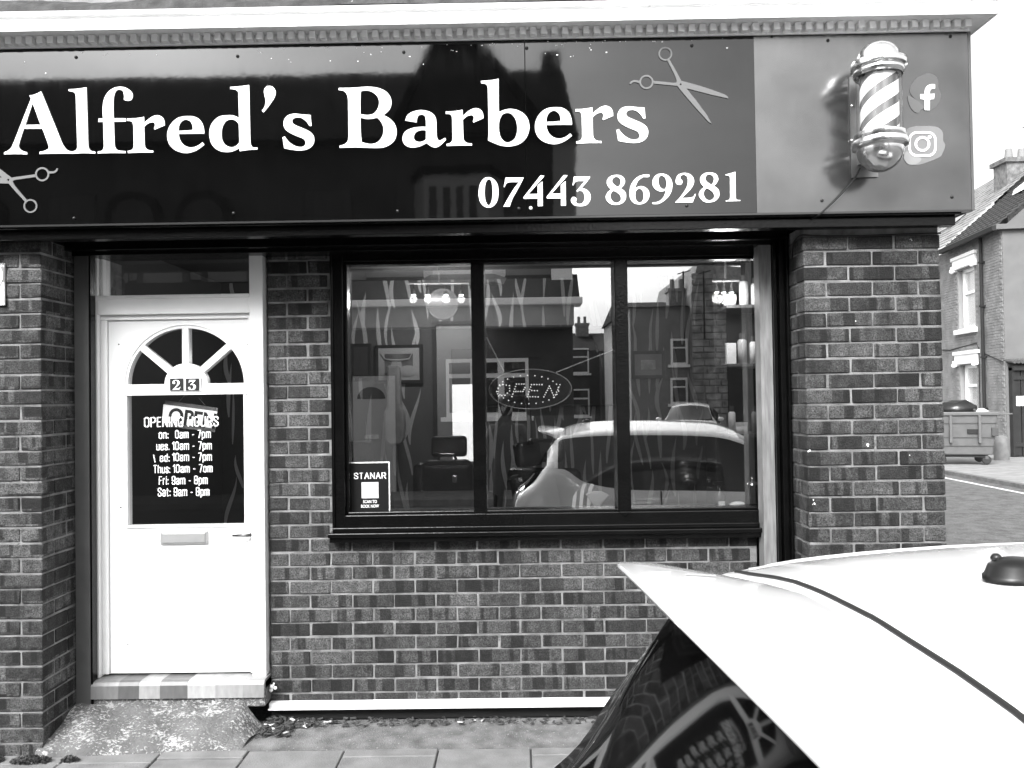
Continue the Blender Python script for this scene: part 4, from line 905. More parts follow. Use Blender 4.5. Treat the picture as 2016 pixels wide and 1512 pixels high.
# product shelves at the right
sx0_, sx1_ = at(1418, 700, .8).x, 1.615
sh = thing('product_shelves', (sx0_, .9, .9), 'dark wall shelves of grooming products at the right end of the window', 'shelves')
levels = [at(1450, y_, .8).z for y_ in (606, 718, 852, 1010)]
for z_ in levels: MB().box(sx0_, sx1_, .62, 1.0, z_-.02, z_).build('shelf', mat('shelf_timber', .10, .5, var=.3), sh, bevel=.003)
MB().box(sx0_, sx0_+.03, .95, 1.0, .12, 2.5).build('upright', IDK, sh); MB().box(sx0_+.03, sx1_, 1.0, 1.02, .12, 2.6).build('back_panel', IDK, sh)
kinds = [('tall bottle with a pump', .19, .028, 1), ('short jar with a wide lid', .07, .038, 0), ('small upright carton', .13, .03, 2), ('slim spray can', .17, .022, 3)]
pn = 0; POSN = ['left end', 'second place', 'third place', 'fourth place', 'fifth place', 'right end']
LV = ['top', 'middle', 'lower', 'bottom']
for li, z_ in enumerate(levels):
    x = sx0_+.035; k = 0
    while x < sx1_-.05 and k < 6:
        nm, h, r_, ty = kinds[R.randrange(4)]; v = R.choice([.03, .2, .8, .9, .5, .85]); M = mat('product_%d' % int(v*100), v, .35)
        names = {0: 'jar', 1: 'pump_bottle', 2: 'carton', 3: 'spray_can'}
        y_ = .68
        t_ = thing(names[ty], (x, y_, z_), '%s %s in the %s of the %s product shelf' % ('dark' if v < .2 else 'pale' if v > .6 else 'grey', nm, POSN[k], LV[li]), 'product', 'grooming products on the shelves')
        if ty == 2: MB().box(x-r_, x+r_, y_-.02, y_+.02, z_, z_+h).build('box', M, t_, bevel=.002)
        else:
            MB().lathe([(0, z_), (r_, z_), (r_, z_+h*.75), (r_*.5, z_+h*.82), (0, z_+h*.82)], (x, y_, 0), 16).build('container', M, t_, smooth=True)
            MB().lathe([(r_*(.6 if ty else 1.05), z_+h*(.8 if ty else .7)), (r_*(.6 if ty else 1.05), z_+h), (0, z_+h)], (x, y_, 0), 16).build('cap', mat('cap_%d' % ty, .06 if ty % 2 else .7, .4), t_)
        x += r_*2+.012; k += 1
# things on the inner sill
SZ = 1.07
MB().box(gx0, 1.61, .07, .42, SZ-.03, SZ-.004).build('inner_sill', IDK, shop)
def sillobj(name, px, label, cat, parts):
    q = at(px, 1005, .22); t_ = thing(name, (q.x, .22, SZ), label, cat)
    for n, mb, M, sm in parts(q.x, .22): mb.build(n, M, t_, smooth=sm)
sillobj('coffee_press', 1482, 'dark glass coffee press with a steel lid at the right corner of the window sill', 'coffee press', lambda x, y: [
    ('beaker', MB().lathe([(0, SZ), (.032, SZ), (.032, SZ+.13)], (x, y, 0), 20), mat('dark_glass', .02, .08), True),
    ('lid', MB().lathe([(.034, SZ+.13), (.03, SZ+.145), (.006, SZ+.15), (.006, SZ+.17), (0, SZ+.175)], (x, y, 0), 20), CHROME, True)])
sillobj('spray_bottle', 1418, 'black spray bottle with a grey label on the window sill', 'bottle', lambda x, y: [
    ('bottle', MB().lathe([(0, SZ), (.035, SZ), (.037, SZ+.07), (.012, SZ+.10), (.012, SZ+.13), (0, SZ+.13)], (x, y, 0), 20), mat('black_plastic', .015, .3), True),
    ('nozzle', MB().box(x-.04, x+.015, y-.01, y+.01, SZ+.13, SZ+.15), mat('black_plastic', .015), False),
    ('label', MB().box(x-.018, x+.018, y-.038, y-.036, SZ+.015, SZ+.045), VINYL, False)])
sillobj('hair_clipper', 1452, 'white hair clipper lying on the window sill beside the spray bottle', 'clipper', lambda x, y: [
    ('clipper_body', MB().ball((x, y, SZ+.02), .03, 14, (1.5, .8, .6)), VINYL, True), ('blade', MB().box(x+.035, x+.05, y-.015, y+.015, SZ+.01, SZ+.03), CHROME, False)])
tb = MB()
q = at(1166, 1008, .2)
tw = thing('striped_towel', (q.x, .24, SZ), 'folded striped towel draped behind the middle pane', 'towel')
for k in range(9):
    M = mat('towel_white', .75, .9, bump=.3) if k % 2 == 0 else mat('towel_black', .02, .9)
    xa = q.x-.10+.021*k; z1 = SZ+.15-.0009*(k-3)**2*6
    MB().prism([(xa-.02, SZ-.04), (xa-.001, SZ-.04), (xa+.016, z1-.03), (xa+.03, z1), (xa+.012, z1+.002), (xa-.004, z1-.028)], .22-.004*k, .24).build('stripe', M, tw, bevel=.002)
q = at(1175, 1008, .13)
br = thing('neck_brush', (q.x, .13, SZ), 'fan shaped neck brush standing in front of the striped towel', 'brush')
MB().lathe([(0, SZ-.03), (.012, SZ-.03), (.010, SZ+.02), (.014, SZ+.035)], (q.x, .13, 0), 14).build('handle', CHROME, br, smooth=True)
MB().prism([(q.x-.012, SZ+.03), (q.x+.012, SZ+.03), (q.x+.068, SZ+.095), (q.x+.03, SZ+.115), (q.x-.02, SZ+.117), (q.x-.062, SZ+.10)], .118, .14).build('bristles', mat('bristles', .4, .9, bump=.6, bs=200), br, bevel=.005)
# towel/gown hanging on the left wall
q = at(776, 900, 2.5); gn = MB().prism([(q.x-.05, q.z+.1), (q.x+.05, q.z+.1), (q.x+.085, q.z+.16), (q.x+.09, q.z+.38), (q.x+.06, q.z+.42), (q.x+.055, q.z+.78), (q.x-.055, q.z+.78), (q.x-.06, q.z+.42), (q.x-.09, q.z+.38), (q.x-.085, q.z+.16)], 2.5, 2.6).build('hanging_gown', mat('gown_grey', .25, .8, var=.3, vs=8, bump=.3, bs=14), None, bevel=.02)
tag(gn, 'long pale gown hanging below the cow picture on the flame wallpaper', 'gown')

# ================================================================ WHITE CAR
car = thing('parked_car', (.048, -3.342, 0), 'white hatchback with roof spoiler and tinted windows parked in front of the shop', 'car', rz=rad(5))
ST = [ # x, wscale, belt z, edge half width, edge z, centre z
 (-.10, .70, .40, .50, .42, .43), (-.06, .92, .56, .66, .60, .62), (-.02, .97, .80, .66, .86, .88), (.045, .96, .87, .60, .93, .96), (.135, .97, .93, .585, 1.03, 1.08), (.215, .99, 1.02, .58, 1.16, 1.21),
 (.29, 1., 1.08, .575, 1.27, 1.325), (.37, 1., 1.09, .57, 1.335, 1.40), (.44, 1., 1.07, .57, 1.352, 1.435), (.6, 1., .97, .57, 1.366, 1.466), (.95, 1., .91, .57, 1.375, 1.478), (1.5, 1., .90, .57, 1.365, 1.468), (1.85, 1., .89, .575, 1.325, 1.43),
 (2.2, 1., .88, .62, 1.17, 1.25), (2.6, 1., .87, .69, .99, 1.04), (2.85, .99, .86, .73, .90, .94), (3.3, .97, .80, .70, .84, .88), (3.75, .92, .68, .62, .72, .76), (3.98, .80, .50, .55, .52, .54)]
def crom(P_, t):
    n2 = len(P_); i_ = min(int(t), n2-2); f = t-i_; g = lambda k: P_[max(0, min(n2-1, k))]
    return [.5*((2*b)+(c_-a)*f+(2*a-5*b+4*c_-d)*f*f+(3*b-a-3*c_+d)*f**3) for a, b, c_, d in zip(g(i_-1), g(i_), g(i_+1), g(i_+2))]
def sect(st_):
    x_, ws, zb, e, ze, zc_ = st_
    pts = [(.74*ws, .12), (.85*ws, .20), (.875*ws, .50), (.86*ws, (zb+.62)/2 if zb > .7 else zb-.02), (max(.82*ws, e), zb), (e+.01, ze-.012), (e-.035, ze+.018), (e*.78, ze+(zc_-ze)*.45), (e*.45, ze+(zc_-ze)*.82), (0, zc_)]
    return x_, pts
SUBX = 4; rows = []; tx = []
for k in range((len(ST)-1)*SUBX+1): rows.append(crom(ST, k/SUBX)); tx.append(k/SUBX)
SUBP = 3; NP = (10-1)*SUBP+1
def carpt(row, jp):
    x_, pts = sect(row); p = crom(pts, jp/SUBP); return (x_, max(p[0], 0), p[1])
grid = [[carpt(r_, j) for j in range(NP)] for r_ in rows]
def facekind(i_, j):
    x_ = (grid[i_][j][0]+grid[i_+1][j][0])/2
    if 4*SUBP <= j < 5*SUBP and .36 < x_ < 2.45: return 'side'
    if j >= 5*SUBP+1 and .0 < x_ < .315 or j >= 4*SUBP+1 and .05 < x_ < .25: return 'rear'
    if j >= 5*SUBP+1 and 1.9 < x_ < 2.75: return 'front'
    return 'body'
def carpart(kind, sides, name, M, off=0.):
    mb = MB()
    for sd_ in sides:
        for i_ in range(len(grid)-1):
            for j in range(NP-1):
                if facekind(i_, j) != kind: continue
                q = [grid[i_][j], grid[i_+1][j], grid[i_+1][j+1], grid[i_][j+1]]
                mb.quad(*[Vector((a, sd_*b, c_)) for a, b, c_ in q])
    me = mb.mesh(name, M, True); o_ = bpy.data.objects.new(name, me); COL.objects.link(o_); o_.parent = car; return o_
def clocal(mb, name, M, parent=None, bevel=0, smooth=False):
    o_ = link(mb.mesh(name, M, smooth), name, None, bevel); o_.parent = parent or car; return o_
body = carpart('body', (-1, 1), 'body', CARW)
carpart('rear', (-1, 1), 'rear_window', CARG); carpart('front', (-1, 1), 'windscreen', CARG)
sw = [carpart('side', (s_,), 'side_window', mat('side_car_glass', .02, .03, spec=.6)) for s_ in (-1, 1)]
def roofz(x_, y_):
    best = None
    t = 0
    while t < len(ST)-1.01 and crom(ST, t)[0] < x_: t += .02
    _, pts = sect(crom(ST, t))
    y_ = abs(y_); lastp = None
    for k in range(0, 121):
        p = crom(pts, 5+4*k/120)
        if p[0] <= y_: return p[1]
    return pts[-1][1]
from mathutils.bvhtree import BVHTree
_bv = BVHTree.FromPolygons([v.co for v in body.data.vertices], [tuple(p.vertices) for p in body.data.polygons])
def roofz(x_, y_):
    h = _bv.ray_cast(Vector((x_, y_, 3)), Vector((0, 0, -1)))[0]; return h.z if h else 1.35
# spoiler
_ci = (Matrix.Translation(car.location) @ Matrix.Rotation(rad(5), 4, 'Z')).inverted()
SEAM = []
for px, py in ((2220, 1590), (2110, 1496), (2016, 1420), (1960, 1377), (1900, 1335), (1825, 1286), (1750, 1240), (1670, 1194), (1600, 1160), (1545, 1143), (1500, 1136)):
    h = _bv.ray_cast(_ci @ CAM, (_ci.to_3x3() @ ray(px, py)).normalized())[0]
    if h and (not SEAM or h.y > SEAM[-1][1]+.01): SEAM.append((h.x, h.y))
SEAM.append((SEAM[-1][0]+.004, .56)); SEAM.insert(0, (SEAM[0][0]+.02, -.58)); print('SEAM', SEAM)
def seamx(y_):
    for (xa, ya), (xb, yb) in zip(SEAM, SEAM[1:]):
        if y_ <= yb: return xa+(xb-xa)*(max(y_, ya)-ya)/(yb-ya)
    return SEAM[-1][0]
sp = MB(); NU, NV = 26, 10
def spz(u, v):     # u across -1..1, v 0 trailing edge .. 1 at the roof
    au = abs(u); hw = .515-.03*v-.05*max(0, v-.75)*4*.5
    y_ = u*hw; x0_ = .155+.025*(1-au**2)*-1+.012+.035*max(0, (au-.86)/.14)**2.2; x1_ = seamx(y_)-.014-.05*au**5
    x_ = x0_+(x1_-x0_)*v; zt_ = (1.432-.030*au**2.2)*(1-v)+(roofz(x1_, max(-.5, min(.5, y_)))+.0015)*v+(.008+.012*au**3)*math.sin(math.pi*v)
    if au > .9: zt_ -= .006*((au-.9)/.1)**2
    return x_, y_, zt_
for side in (0, 1):
    for i_ in range(NU+1):
        for j in range(NV+1):
            x_, y_, z_ = spz(-1+2*i_/NU, j/NV); th = .012+.016*min(1, (j/NV)*2.5) if side else 0
            sp.v.append(Vector((x_+(.0 if not side else .004), y_*(1 if not side else .99), z_-th)))
N1 = (NU+1)*(NV+1)
for i_ in range(NU):
    for j in range(NV):
        a = i_*(NV+1)+j; sp.f.append((a, a+NV+1, a+NV+2, a+1)); sp.f.append((N1+a, N1+a+1, N1+a+NV+2, N1+a+NV+1))
for i_ in range(NU):
    for j in (0, NV): a = i_*(NV+1)+j; sp.f.append((a, a+NV+1, N1+a+NV+1, N1+a))
for j in range(NV):
    for i_ in (0, NU): a = i_*(NV+1)+j; sp.f.append((a, a+1, N1+a+1, N1+a))
spo = clocal(sp, 'spoiler', CARW, bevel=.005, smooth=False); smooth_by_angle(spo, 50)
for k_, (x_, y_) in enumerate(((.175, .30), (.235, .26), (.165, .13))):
    MBs = MB().tube([(x_, y_, spz(y_/.5, (x_-.16)/.25)[2]+.0015), (x_+.045, y_-.006, spz((y_-.006)/.5, (x_-.115)/.25)[2]+.0015)], .0012, 5); clocal(MBs, 'spoiler_crease', mat('crease_grey', .35, .4), spo)
# tailgate seam
seam = [((seamx(y_-.06)+seamx(y_)+seamx(y_+.06))/3, y_, 0) for y_ in [-.53+.03*k for k in range(36)]]
seam = [(x_, y_, roofz(x_, y_)+.002) for x_, y_, _ in seam]
clocal(MB().tube(seam, .0036, 6), 'tailgate_seal', RUBBER)
for s_ in (-1, 1):
    clocal(MB().tube([(x_, s_*.535, roofz(x_, .535)+.002) for x_ in [.44+.1*k for k in range(14)]], .0025, 6), 'roof_strip', mat('crease_grey', .35))
# antenna
ax, ay = .60, .01; az_ = roofz(ax, ay)
ant = MB(); ant.lathe([(.034, -.002), (.034, .004), (.032, .006), (.028, .018), (.016, .026), (0, .029)], (0, 0, 0), 20)
for v in ant.v: v.x = v.x*1.25+ax; v.y += ay; v.z += az_
clocal(ant, 'antenna', mat('antenna_black', .004, .35), smooth=True)
clocal(MB().ball((ax-.018, ay+.014, az_+.024), .007), 'antenna_cap', mat('black_plastic', .015), smooth=True)
# wheels, lights, handles, mirrors
for x_ in (.62, 3.12):
    for s_ in (-1, 1):
        tyre = clocal(MB().lathe([(.20, -.10), (.29, -.10), (.315, -.06), (.315, .06), (.29, .10), (.20, .10)], (x_, s_*.77, .215), 32, 'y'), 'wheel', RUBBER, smooth=True)
        clocal(MB().lathe([(0, s_*.075), (.10, s_*.08), (.19, s_*.09), (.205, s_*.1)], (x_, s_*.77, .215), 24, 'y'), 'rim', CHROME, tyre, smooth=True)
for s_ in (-1, 1):
    for x_ in (.98, 1.98): clocal(MB().tube([(x_, s_*.868, .80), (x_+.02, s_*.89, .80), (x_+.15, s_*.89, .80), (x_+.17, s_*.868, .80)], .011), 'door_handle', CARW, smooth=True)
    clocal(MB().box(1.22, 1.228, s_*.845-.03, s_*.845+.03, .25, .9), 'door_gap', BLACKM)
    clocal(MB().ball((2.33, s_*.93, .97), .085, 14, (1, 1.1, .75)), 'mirror', CARW, smooth=True)
    clocal(MB().ball((-.0, s_*.66, .74), .12, 14, (.55, 1.2, 1.3)), 'rear_light', mat('lamp_lens', .12, .1), smooth=True)
    clocal(MB().ball((3.80, s_*.6, .62), .13, 14, (.7, 1.2, .7)), 'headlight', mat('headlight_lens', .5, .08), smooth=True)
    clocal(MB().box(1.265, 1.345, s_*.80-.035*s_-.06, s_*.80-.035*s_+.02, .92, 1.0), 'window_trim', BLACKM)

# ================================================================ PHOTOGRAPHER (seen only mirrored in the glass)
per = thing('person', (-.14, -4.84, -.1), 'person in dark clothes holding a phone at eye level, mirrored in the middle pane', 'person')
def skin(name, pts, edges, radii, M, root=0, sub=2):
    me = bpy.data.meshes.new(name); me.from_pydata(pts, edges, []); o_ = bpy.data.objects.new(name, me); COL.objects.link(o_); o_.parent = per
    sk = o_.modifiers.new('skin', 'SKIN'); sk.use_smooth_shade = True
    for i_, r_ in enumerate(radii): me.skin_vertices[0].data[i_].radius = (r_, r_*.85)
    me.skin_vertices[0].data[root].use_root = True
    sb = o_.modifiers.new('sub', 'SUBSURF'); sb.levels = sb.render_levels = sub; me.materials.append(M); return o_
# local: origin between the feet, facing +y; lens of phone at world (0,-4.338,1.71)
PT = []; ED = []; RD = []
def V_(p, r_, par=None):
    PT.append(p); RD.append(r_)
    if par is not None: ED.append((par, len(PT)-1))
    return len(PT)-1
pel = V_((0, 0, .98), .135); ab = V_((0, .0, 1.15), .13, pel); chst = V_((0, .01, 1.36), .15, ab); nk0 = V_((0, 0, 1.50), .065, chst); nk1 = V_((0, .01, 1.58), .052, nk0); hd0 = V_((0, .03, 1.67), .082, nk1); hd1 = V_((0, .03, 1.75), .085, hd0); V_((0, .02, 1.80), .05, hd1)
for s_ in (-1, 1):
    hp = V_((s_*.10, 0, .92), .10, pel); kn = V_((s_*.12, .01, .50), .062, hp); an = V_((s_*.13, -.01, .10), .042, kn); V_((s_*.14, .14, .04), .038, an)
    shd = V_((s_*.17, .0, 1.46), .068, chst); elb = V_((s_*.27, .14, 1.26), .045, shd)
    wr = V_((.14+s_*.105, .44, 1.70), .027, elb)
    pm_ = V_((.14+s_*.095, .468, 1.765), .022, wr)
    for f_ in range(4):
        z_ = 1.75+.022*f_; a = V_((.14+s_*.088, .485, z_), .010, pm_); b = V_((.14+s_*.075, .455, z_+.005), .009, a); V_((.14+s_*.058, .452, z_+.006), .008, b)
    th_ = V_((.14+s_*.085, .450, 1.745), .010, wr); V_((.14+s_*.06, .448, 1.775), .009, th_)
bd = skin('body', PT, ED, RD, mat('dark_clothing', .02, .8))
me_ = bd.data
MB_ = MB().ball((0, .02, 1.755), .102, 16, (.93, 1.05, 1.0)); hr = link(MB_.mesh('hair', mat('dark_hair', .02, .6), True), 'hair', None); hr.parent = per
fc = MB().ball((0, .075, 1.70), .075, 16, (.85, .6, 1.25)).ball((0, .125, 1.69), .014, 8, (.8, 1, 1.4)); fo = link(fc.mesh('face', mat('skin', .35, .5), True), 'face', None); fo.parent = per
for n, b in (('eye', MB().ball((-.03, .118, 1.715), .011, 8).ball((.03, .118, 1.715), .011, 8)), ('mouth', MB().ball((0, .113, 1.645), .02, 8, (1, .3, .3)))):
    e_ = link(b.mesh(n, mat('dark_feature', .05, .3), True), n, None); e_.parent = per
ph = MB().box(-.105, .055, -4.362, -4.353, 1.655, 1.735).build('phone', mat('phone_black', .02, .15), None, bevel=.003); tag(ph, 'black phone held up sideways by the photographer', 'phone')

# ================================================================ ACROSS THE ROAD (seen mirrored in the window and the sign)
OYF = -10.5
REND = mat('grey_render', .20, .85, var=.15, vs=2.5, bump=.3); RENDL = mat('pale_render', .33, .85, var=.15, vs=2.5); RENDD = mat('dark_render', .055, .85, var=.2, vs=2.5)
SLATE = mat('slate', .015, .9, spec=.05, var=.35, vs=5, bump=.5, bs=14)
ob = thing('opposite_building', (-5, OYF, 0), 'two storey corner building with gable, arched windows and a bay, across the road', 'building')
OX1 = 1.02; OX0 = -13
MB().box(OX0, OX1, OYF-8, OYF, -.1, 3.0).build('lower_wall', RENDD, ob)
MB().box(OX0, OX1, OYF-8, OYF, 3.0, 6.2).build('upper_wall', mat('mid_render', .13, .85, var=.3, vs=1.2), ob)  # mid grey, mottled at random
MB().prism([(OYF+.3, 6.1), (OYF-4, 8.95), (OYF-8.3, 6.1)], OX0, OX1+.05, 'x').build('roof', SLATE, ob)
gm = MB().prism([(-2.1, 6.1), (-1.22, 7.95), (-.80, 7.95), (.62, 6.1)], OYF-3.5, OYF+.05).build('gable', RENDD, ob)
MB().prism([(-2.25, 6.05), (-1.28, 8.07), (-.74, 8.07), (.8, 6.05), (.62, 6.05), (-.82, 7.96), (-1.2, 7.96), (-2.1, 6.05)], OYF-3.5, OYF+.2).build('gable_verge', SLATE, ob)
MB().box(.60, 1.02, OYF-4.3, OYF-3.7, 7.6, 9.25).build('chimney', RENDD, ob)
zl = mir(700, 600, OYF+.5).z; zu = mir(700, 552, OYF).z; zb_ = mir(700, 645, OYF+.45).z
MB().box(OX0, OX1+.15, OYF, OYF+.55, zl-.05, zl+.08).build('shop_cornice', VINYL, ob, bevel=.02)
MB().box(OX0, OX1, OYF, OYF+.4, zb_, zl-.05).build('shop_fascia', RENDL, ob)
MB().prism([(OYF+.5, zl+.08), (OYF, zu+.05), (OYF, zl+.08)], OX0, OX1+.1, 'x').build('tiled_ledge', SLATE, ob)
a, b = mir(1087, 640, OYF+.1), mir(1126, 500, OYF+.1)
MB().box(a.x, b.x, OYF, OYF+.12, a.z-.0, 6.1).build('corner_pilaster', VINYL, ob)
# bay
a, b = mir(822, 545, OYF+.5), mir(1000, 545, OYF+.5); BZ = a.z
MB().prism([(a.x, OYF), (a.x+.25, OYF+.6), (b.x-.25, OYF+.6), (b.x, OYF)], BZ-.12, BZ+.02, 'z').build('bay_base', RENDL, ob)
by = MB().prism([(a.x+.05, OYF), (a.x+.28, OYF+.55), (b.x-.28, OYF+.55), (b.x-.05, OYF)], BZ, BZ+1.55, 'z').build('bay_window', VINYL, ob)
nb_ = 4
for k in range(nb_):
    wa = a.x+.36+k*(b.x-a.x-.72)/nb_; wb = wa+(b.x-a.x-.72)/nb_-.1
    MB().box(wa, wb, OYF+.54, OYF+.565, BZ+.22, BZ+1.3).build('pane', GFAR, by)
MB().prism([(a.x, OYF), (a.x+.25, OYF+.62), (b.x-.25, OYF+.62), (b.x, OYF)], BZ+1.5, BZ+1.62, 'z').build('bay_roof', SLATE, ob)
def arch_window(cx_, z0, wd, h):
    pts = [(cx_-wd/2, z0), (cx_+wd/2, z0)]+[(cx_+wd/2*math.cos(rad(g)), z0+h+wd/2*math.sin(rad(g))) for g in range(0, 181, 15)]
    o_ = [(cx_+(p[0]-cx_)*1.35, z0+(p[1]-z0)*1.1) for p in pts]
    f_ = MB().prism(o_, OYF+.002, OYF+.05).build('arch_surround', mat('arch_dark', .03, .8), ob); MB().prism(pts, OYF+.03, OYF+.062).build('window', GFAR, ob)  # darker ring around the arched opening
for cx_ in (-6.55, -5.35, -9.2, -10.4): arch_window(cx_, 3.9, .72, .95)
for x_ in (-3.6, -8.0): MB().box(x_, x_+.8, OYF+.002, OYF+.05, 3.8, 5.3).build('window', GFAR, ob)
# ground floor window and door
a, b = mir(975, 820, OYF), mir(1040, 705, OYF)
wn = MB().box(a.x-.9, b.x, OYF+.002, OYF+.06, a.z, b.z).build('window', VINYL, ob)
xa = a.x-.9
for k in range(3):
    x0_ = a.x-.9+k*(b.x-a.x+.9)/3+.06; x1_ = a.x-.9+(k+1)*(b.x-a.x+.9)/3-.06
    MB().box(x0_, x1_, OYF+.05, OYF+.07, a.z+.08, a.z+.72).build('pane', GFAR, wn); MB().box(x0_, x1_, OYF+.05, OYF+.07, a.z+.80, b.z-.07).build('pane', GFAR, wn)
MB().box(a.x-1.0, b.x+.08, OYF, OYF+.12, a.z-.08, a.z).build('window_ledge', VINYL, ob)
MB().box(a.x-1.1, b.x+.2, OYF, OYF+.05, b.z+.02, b.z+.1).build('lintel', RENDD, ob)
a, b = mir(688, 1000, OYF), mir(778, 740, OYF)
dr = MB().box(a.x, b.x, OYF+.002, OYF+.06, -.0, b.z).build('front_door', mat('door_pale', .45, .5), ob)
MB().prism([(a.x+.18, b.z-.42), (b.x-.18, b.z-.42)]+[((a.x+b.x)/2+.26*math.cos(rad(g)), b.z-.42+.22*math.sin(rad(g))) for g in range(0, 181, 15)], OYF+.05, OYF+.07).build('pane', GFAR, dr)
MB().box((a.x+b.x)/2-.13, (a.x+b.x)/2+.13, OYF+.06, OYF+.075, .98, 1.06).build('letterbox', CHROME, dr)
# houses further off behind
def house(name, label, x0, x1, yf, depth, eave, ridge, M, axis='x', wins=(), chim=(), group=None, stone=False):
    t_ = thing(name, ((x0+x1)/2, yf, -.1), label, 'house', group)
    MB().box(x0, x1, yf-depth, yf, -.1, eave).build('wall', M, t_)
    if axis == 'x': MB().prism([(yf+.2, eave), (yf-depth/2, ridge), (yf-depth-.2, eave)], x0-.1, x1+.1, 'x').build('roof', SLATE, t_)
    else:
        MB().prism([(x0, eave), ((x0+x1)/2, ridge), (x1, eave)], yf-depth, yf-.001).build('gable', M, t_)
        MB().prism([(x0-.2, eave-.1), ((x0+x1)/2, ridge+.12), (x1+.2, eave-.1), (x1, eave-.1), ((x0+x1)/2, ridge-.02), (x0, eave-.1)], yf-depth-.1, yf+.1).build('roof', SLATE, t_)
    for (wx, wz, ww, wh) in wins:
        f_ = MB().box(wx-ww/2, wx+ww/2, yf+.002, yf+.06, wz, wz+wh).build('window', VINYL, t_)
        MB().box(wx-ww/2+.08, wx+ww/2-.08, yf+.05, yf+.075, wz+.08, wz+wh*.62).build('pane', GFAR, f_); MB().box(wx-ww/2+.08, wx+ww/2-.08, yf+.05, yf+.075, wz+wh*.68, wz+wh-.08).build('pane', GFAR, f_)
        MB().box(wx-ww/2-.1, wx+ww/2+.1, yf, yf+.12, wz-.1, wz).build('sill', VINYL, t_)
    for (cx_, cy_, cz_) in chim:
        ch_ = MB().box(cx_-.35, cx_+.35, cy_-.3, cy_+.3, eave-.5, cz_).box(cx_-.4, cx_+.4, cy_-.35, cy_+.35, cz_, cz_+.12).build('chimney', BRICKF, t_)
        for s_ in (-1, 1): MB().lathe([(.09, 0), (.08, .4), (.06, .4)], (cx_+s_*.17, cy_, cz_+.1), 10).build('chimney_pot', mat('clay_pot', .2, .8), ch_)
    return t_
Y1 = -25.; a = mir(1240, 600, Y1); b = mir(1362, 600, Y1)
w1, w2 = mir(1337, 718, Y1), mir(1337, 795, Y1)
house('rendered_house', 'plain grey rendered house with two small white windows, mirrored in the right window pane', a.x, b.x, Y1, 9, a.z-.1, a.z+.6, REND, 'x', [(w1.x, w1.z, .62, .95), (w2.x, w2.z, .62, .95)], [(b.x-.35, Y1-1, a.z+.55)])
Y2 = -24.5; a = mir(1360, 545, Y2); b = mir(1560, 545, Y2)
t_ = thing('stone_house', (a.x, Y2, -.1), 'taller house of rough stone blocks, mirrored at the right end of the window', 'house')
MB().box(a.x, b.x, Y2-8, Y2, -.1, a.z-.6).build('wall', BRICKF, t_)
MB().prism([(a.x, a.z-.6), (a.x+.25, a.z+.5), (b.x, a.z+.1), (b.x, a.z-.6)], Y2-8, Y2).build('gable', BRICKF, t_)
cx2 = mir(1428, 545, Y2).x
MB().box(cx2, b.x, Y2, Y2+.03, -.1, a.z-.6).build('wing_shade_sheet', RENDD, t_)  # thin dark sheet, shade of this end put into its colour
stones = MB(); z = .1
while z < a.z+.1:
    x = a.x+.02; h = R.uniform(.2, .3)
    while x < cx2-.1: l_ = R.uniform(.3, .6); stones.box(x, min(x+l_-.03, cx2), Y2-.02, Y2+R.uniform(.02, .07), z, z+h-.03); x += l_
    z += h
so = stones.build('stonework', mat('rough_stone', .26, .9, var=.5, vs=3, bump=.6, bs=12), t_, bevel=.02, seg=1); so['kind'] = 'stuff'
for i_, (px_, Yh, lb) in enumerate(((1080, -38., 'dark terraced house with a chimney, farthest left of the far row across the road'), (1180, -37., 'dark terraced house at the middle of the far row across the road'), (1262, -36., 'dark terraced house at the right of the far row across the road'))):
    a = mir(px_, 690, Yh); house('terraced_house', lb, a.x-2.0, a.x+2.1, Yh, 8, a.z, a.z+1.2, RENDD, 'x', [(a.x-1, 2.9, .9, 1.3), (a.x+1, 2.9, .9, 1.3), (a.x-1, .7, .9, 1.4)], [(a.x-.6, Yh-3.5, a.z+1.6)], 'far row of terraced houses')
for px_, z0 in ((1385, 600), (1345, 640)):
    q = mir(px_, 545, -24.); ae = thing('tv_aerial', (q.x, -24., q.z-1), 'thin television aerial on the roofs across the road, %s of the two' % ('right' if px_ > 1360 else 'left'), 'aerial')
    MB().tube([(q.x, -24, q.z-2.2), (q.x, -24, q.z+.2)], .03, 6).build('mast', BLACKM, ae); MB().tube([(q.x-.2, -24, q.z+.1), (q.x+.25, -24, q.z+.22)], .02, 6).build('boom', BLACKM, ae)
# second car far down the opposite street
c2 = dup(car); c2.location = (mir(1400, 815, -20.).x, -22.5, 0); c2.rotation_euler.z = rad(105)
c2['label'] = 'white hatchback parked far off across the road, mirrored in the right window pane'

# ================================================================ SIDE STREET HOUSE, BIN, BOLLARD
C0_ = Vector((12.675, 16.753, 0)); DF = Vector((.12046, .99272, 0)).normalized(); NF = Vector((-DF.y, DF.x, 0))   # NF points to the street (left)
hs = thing('end_terrace_house', C0_, 'end terrace brick house with white windows and ornate lintels in the side street', 'house')
HM = Matrix(((DF.x, NF.x, 0, C0_.x), (DF.y, NF.y, 0, C0_.y), (0, 0, 1, 0), (0, 0, 0, 1)))    # local: x along facade (away), y towards the street, z up
def H(mb, name, M, parent=hs, bevel=0, smooth=False):
    for k in range(len(mb.v)): mb.v[k] = HM @ mb.v[k]
    return mb.build(name, M, parent, bevel, smooth)
PB = mat('painted_brick_far', .20, .8, var=.25, vs=3, bump=.4, bs=9)
EV = 5.95
cutw = [(1.66, 2.76, 3.50, 5.25), (1.66, 2.76, .95, 2.46)]
wl = MB()
wl.box(0, 1.66, -.3, 0, -.1, EV).box(2.76, 4.6, -.3, 0, -.1, EV)
for z0, z1 in ((-.1, .95), (2.46, 3.50), (5.25, EV)): wl.box(1.66, 2.76, -.3, 0, z0, z1)
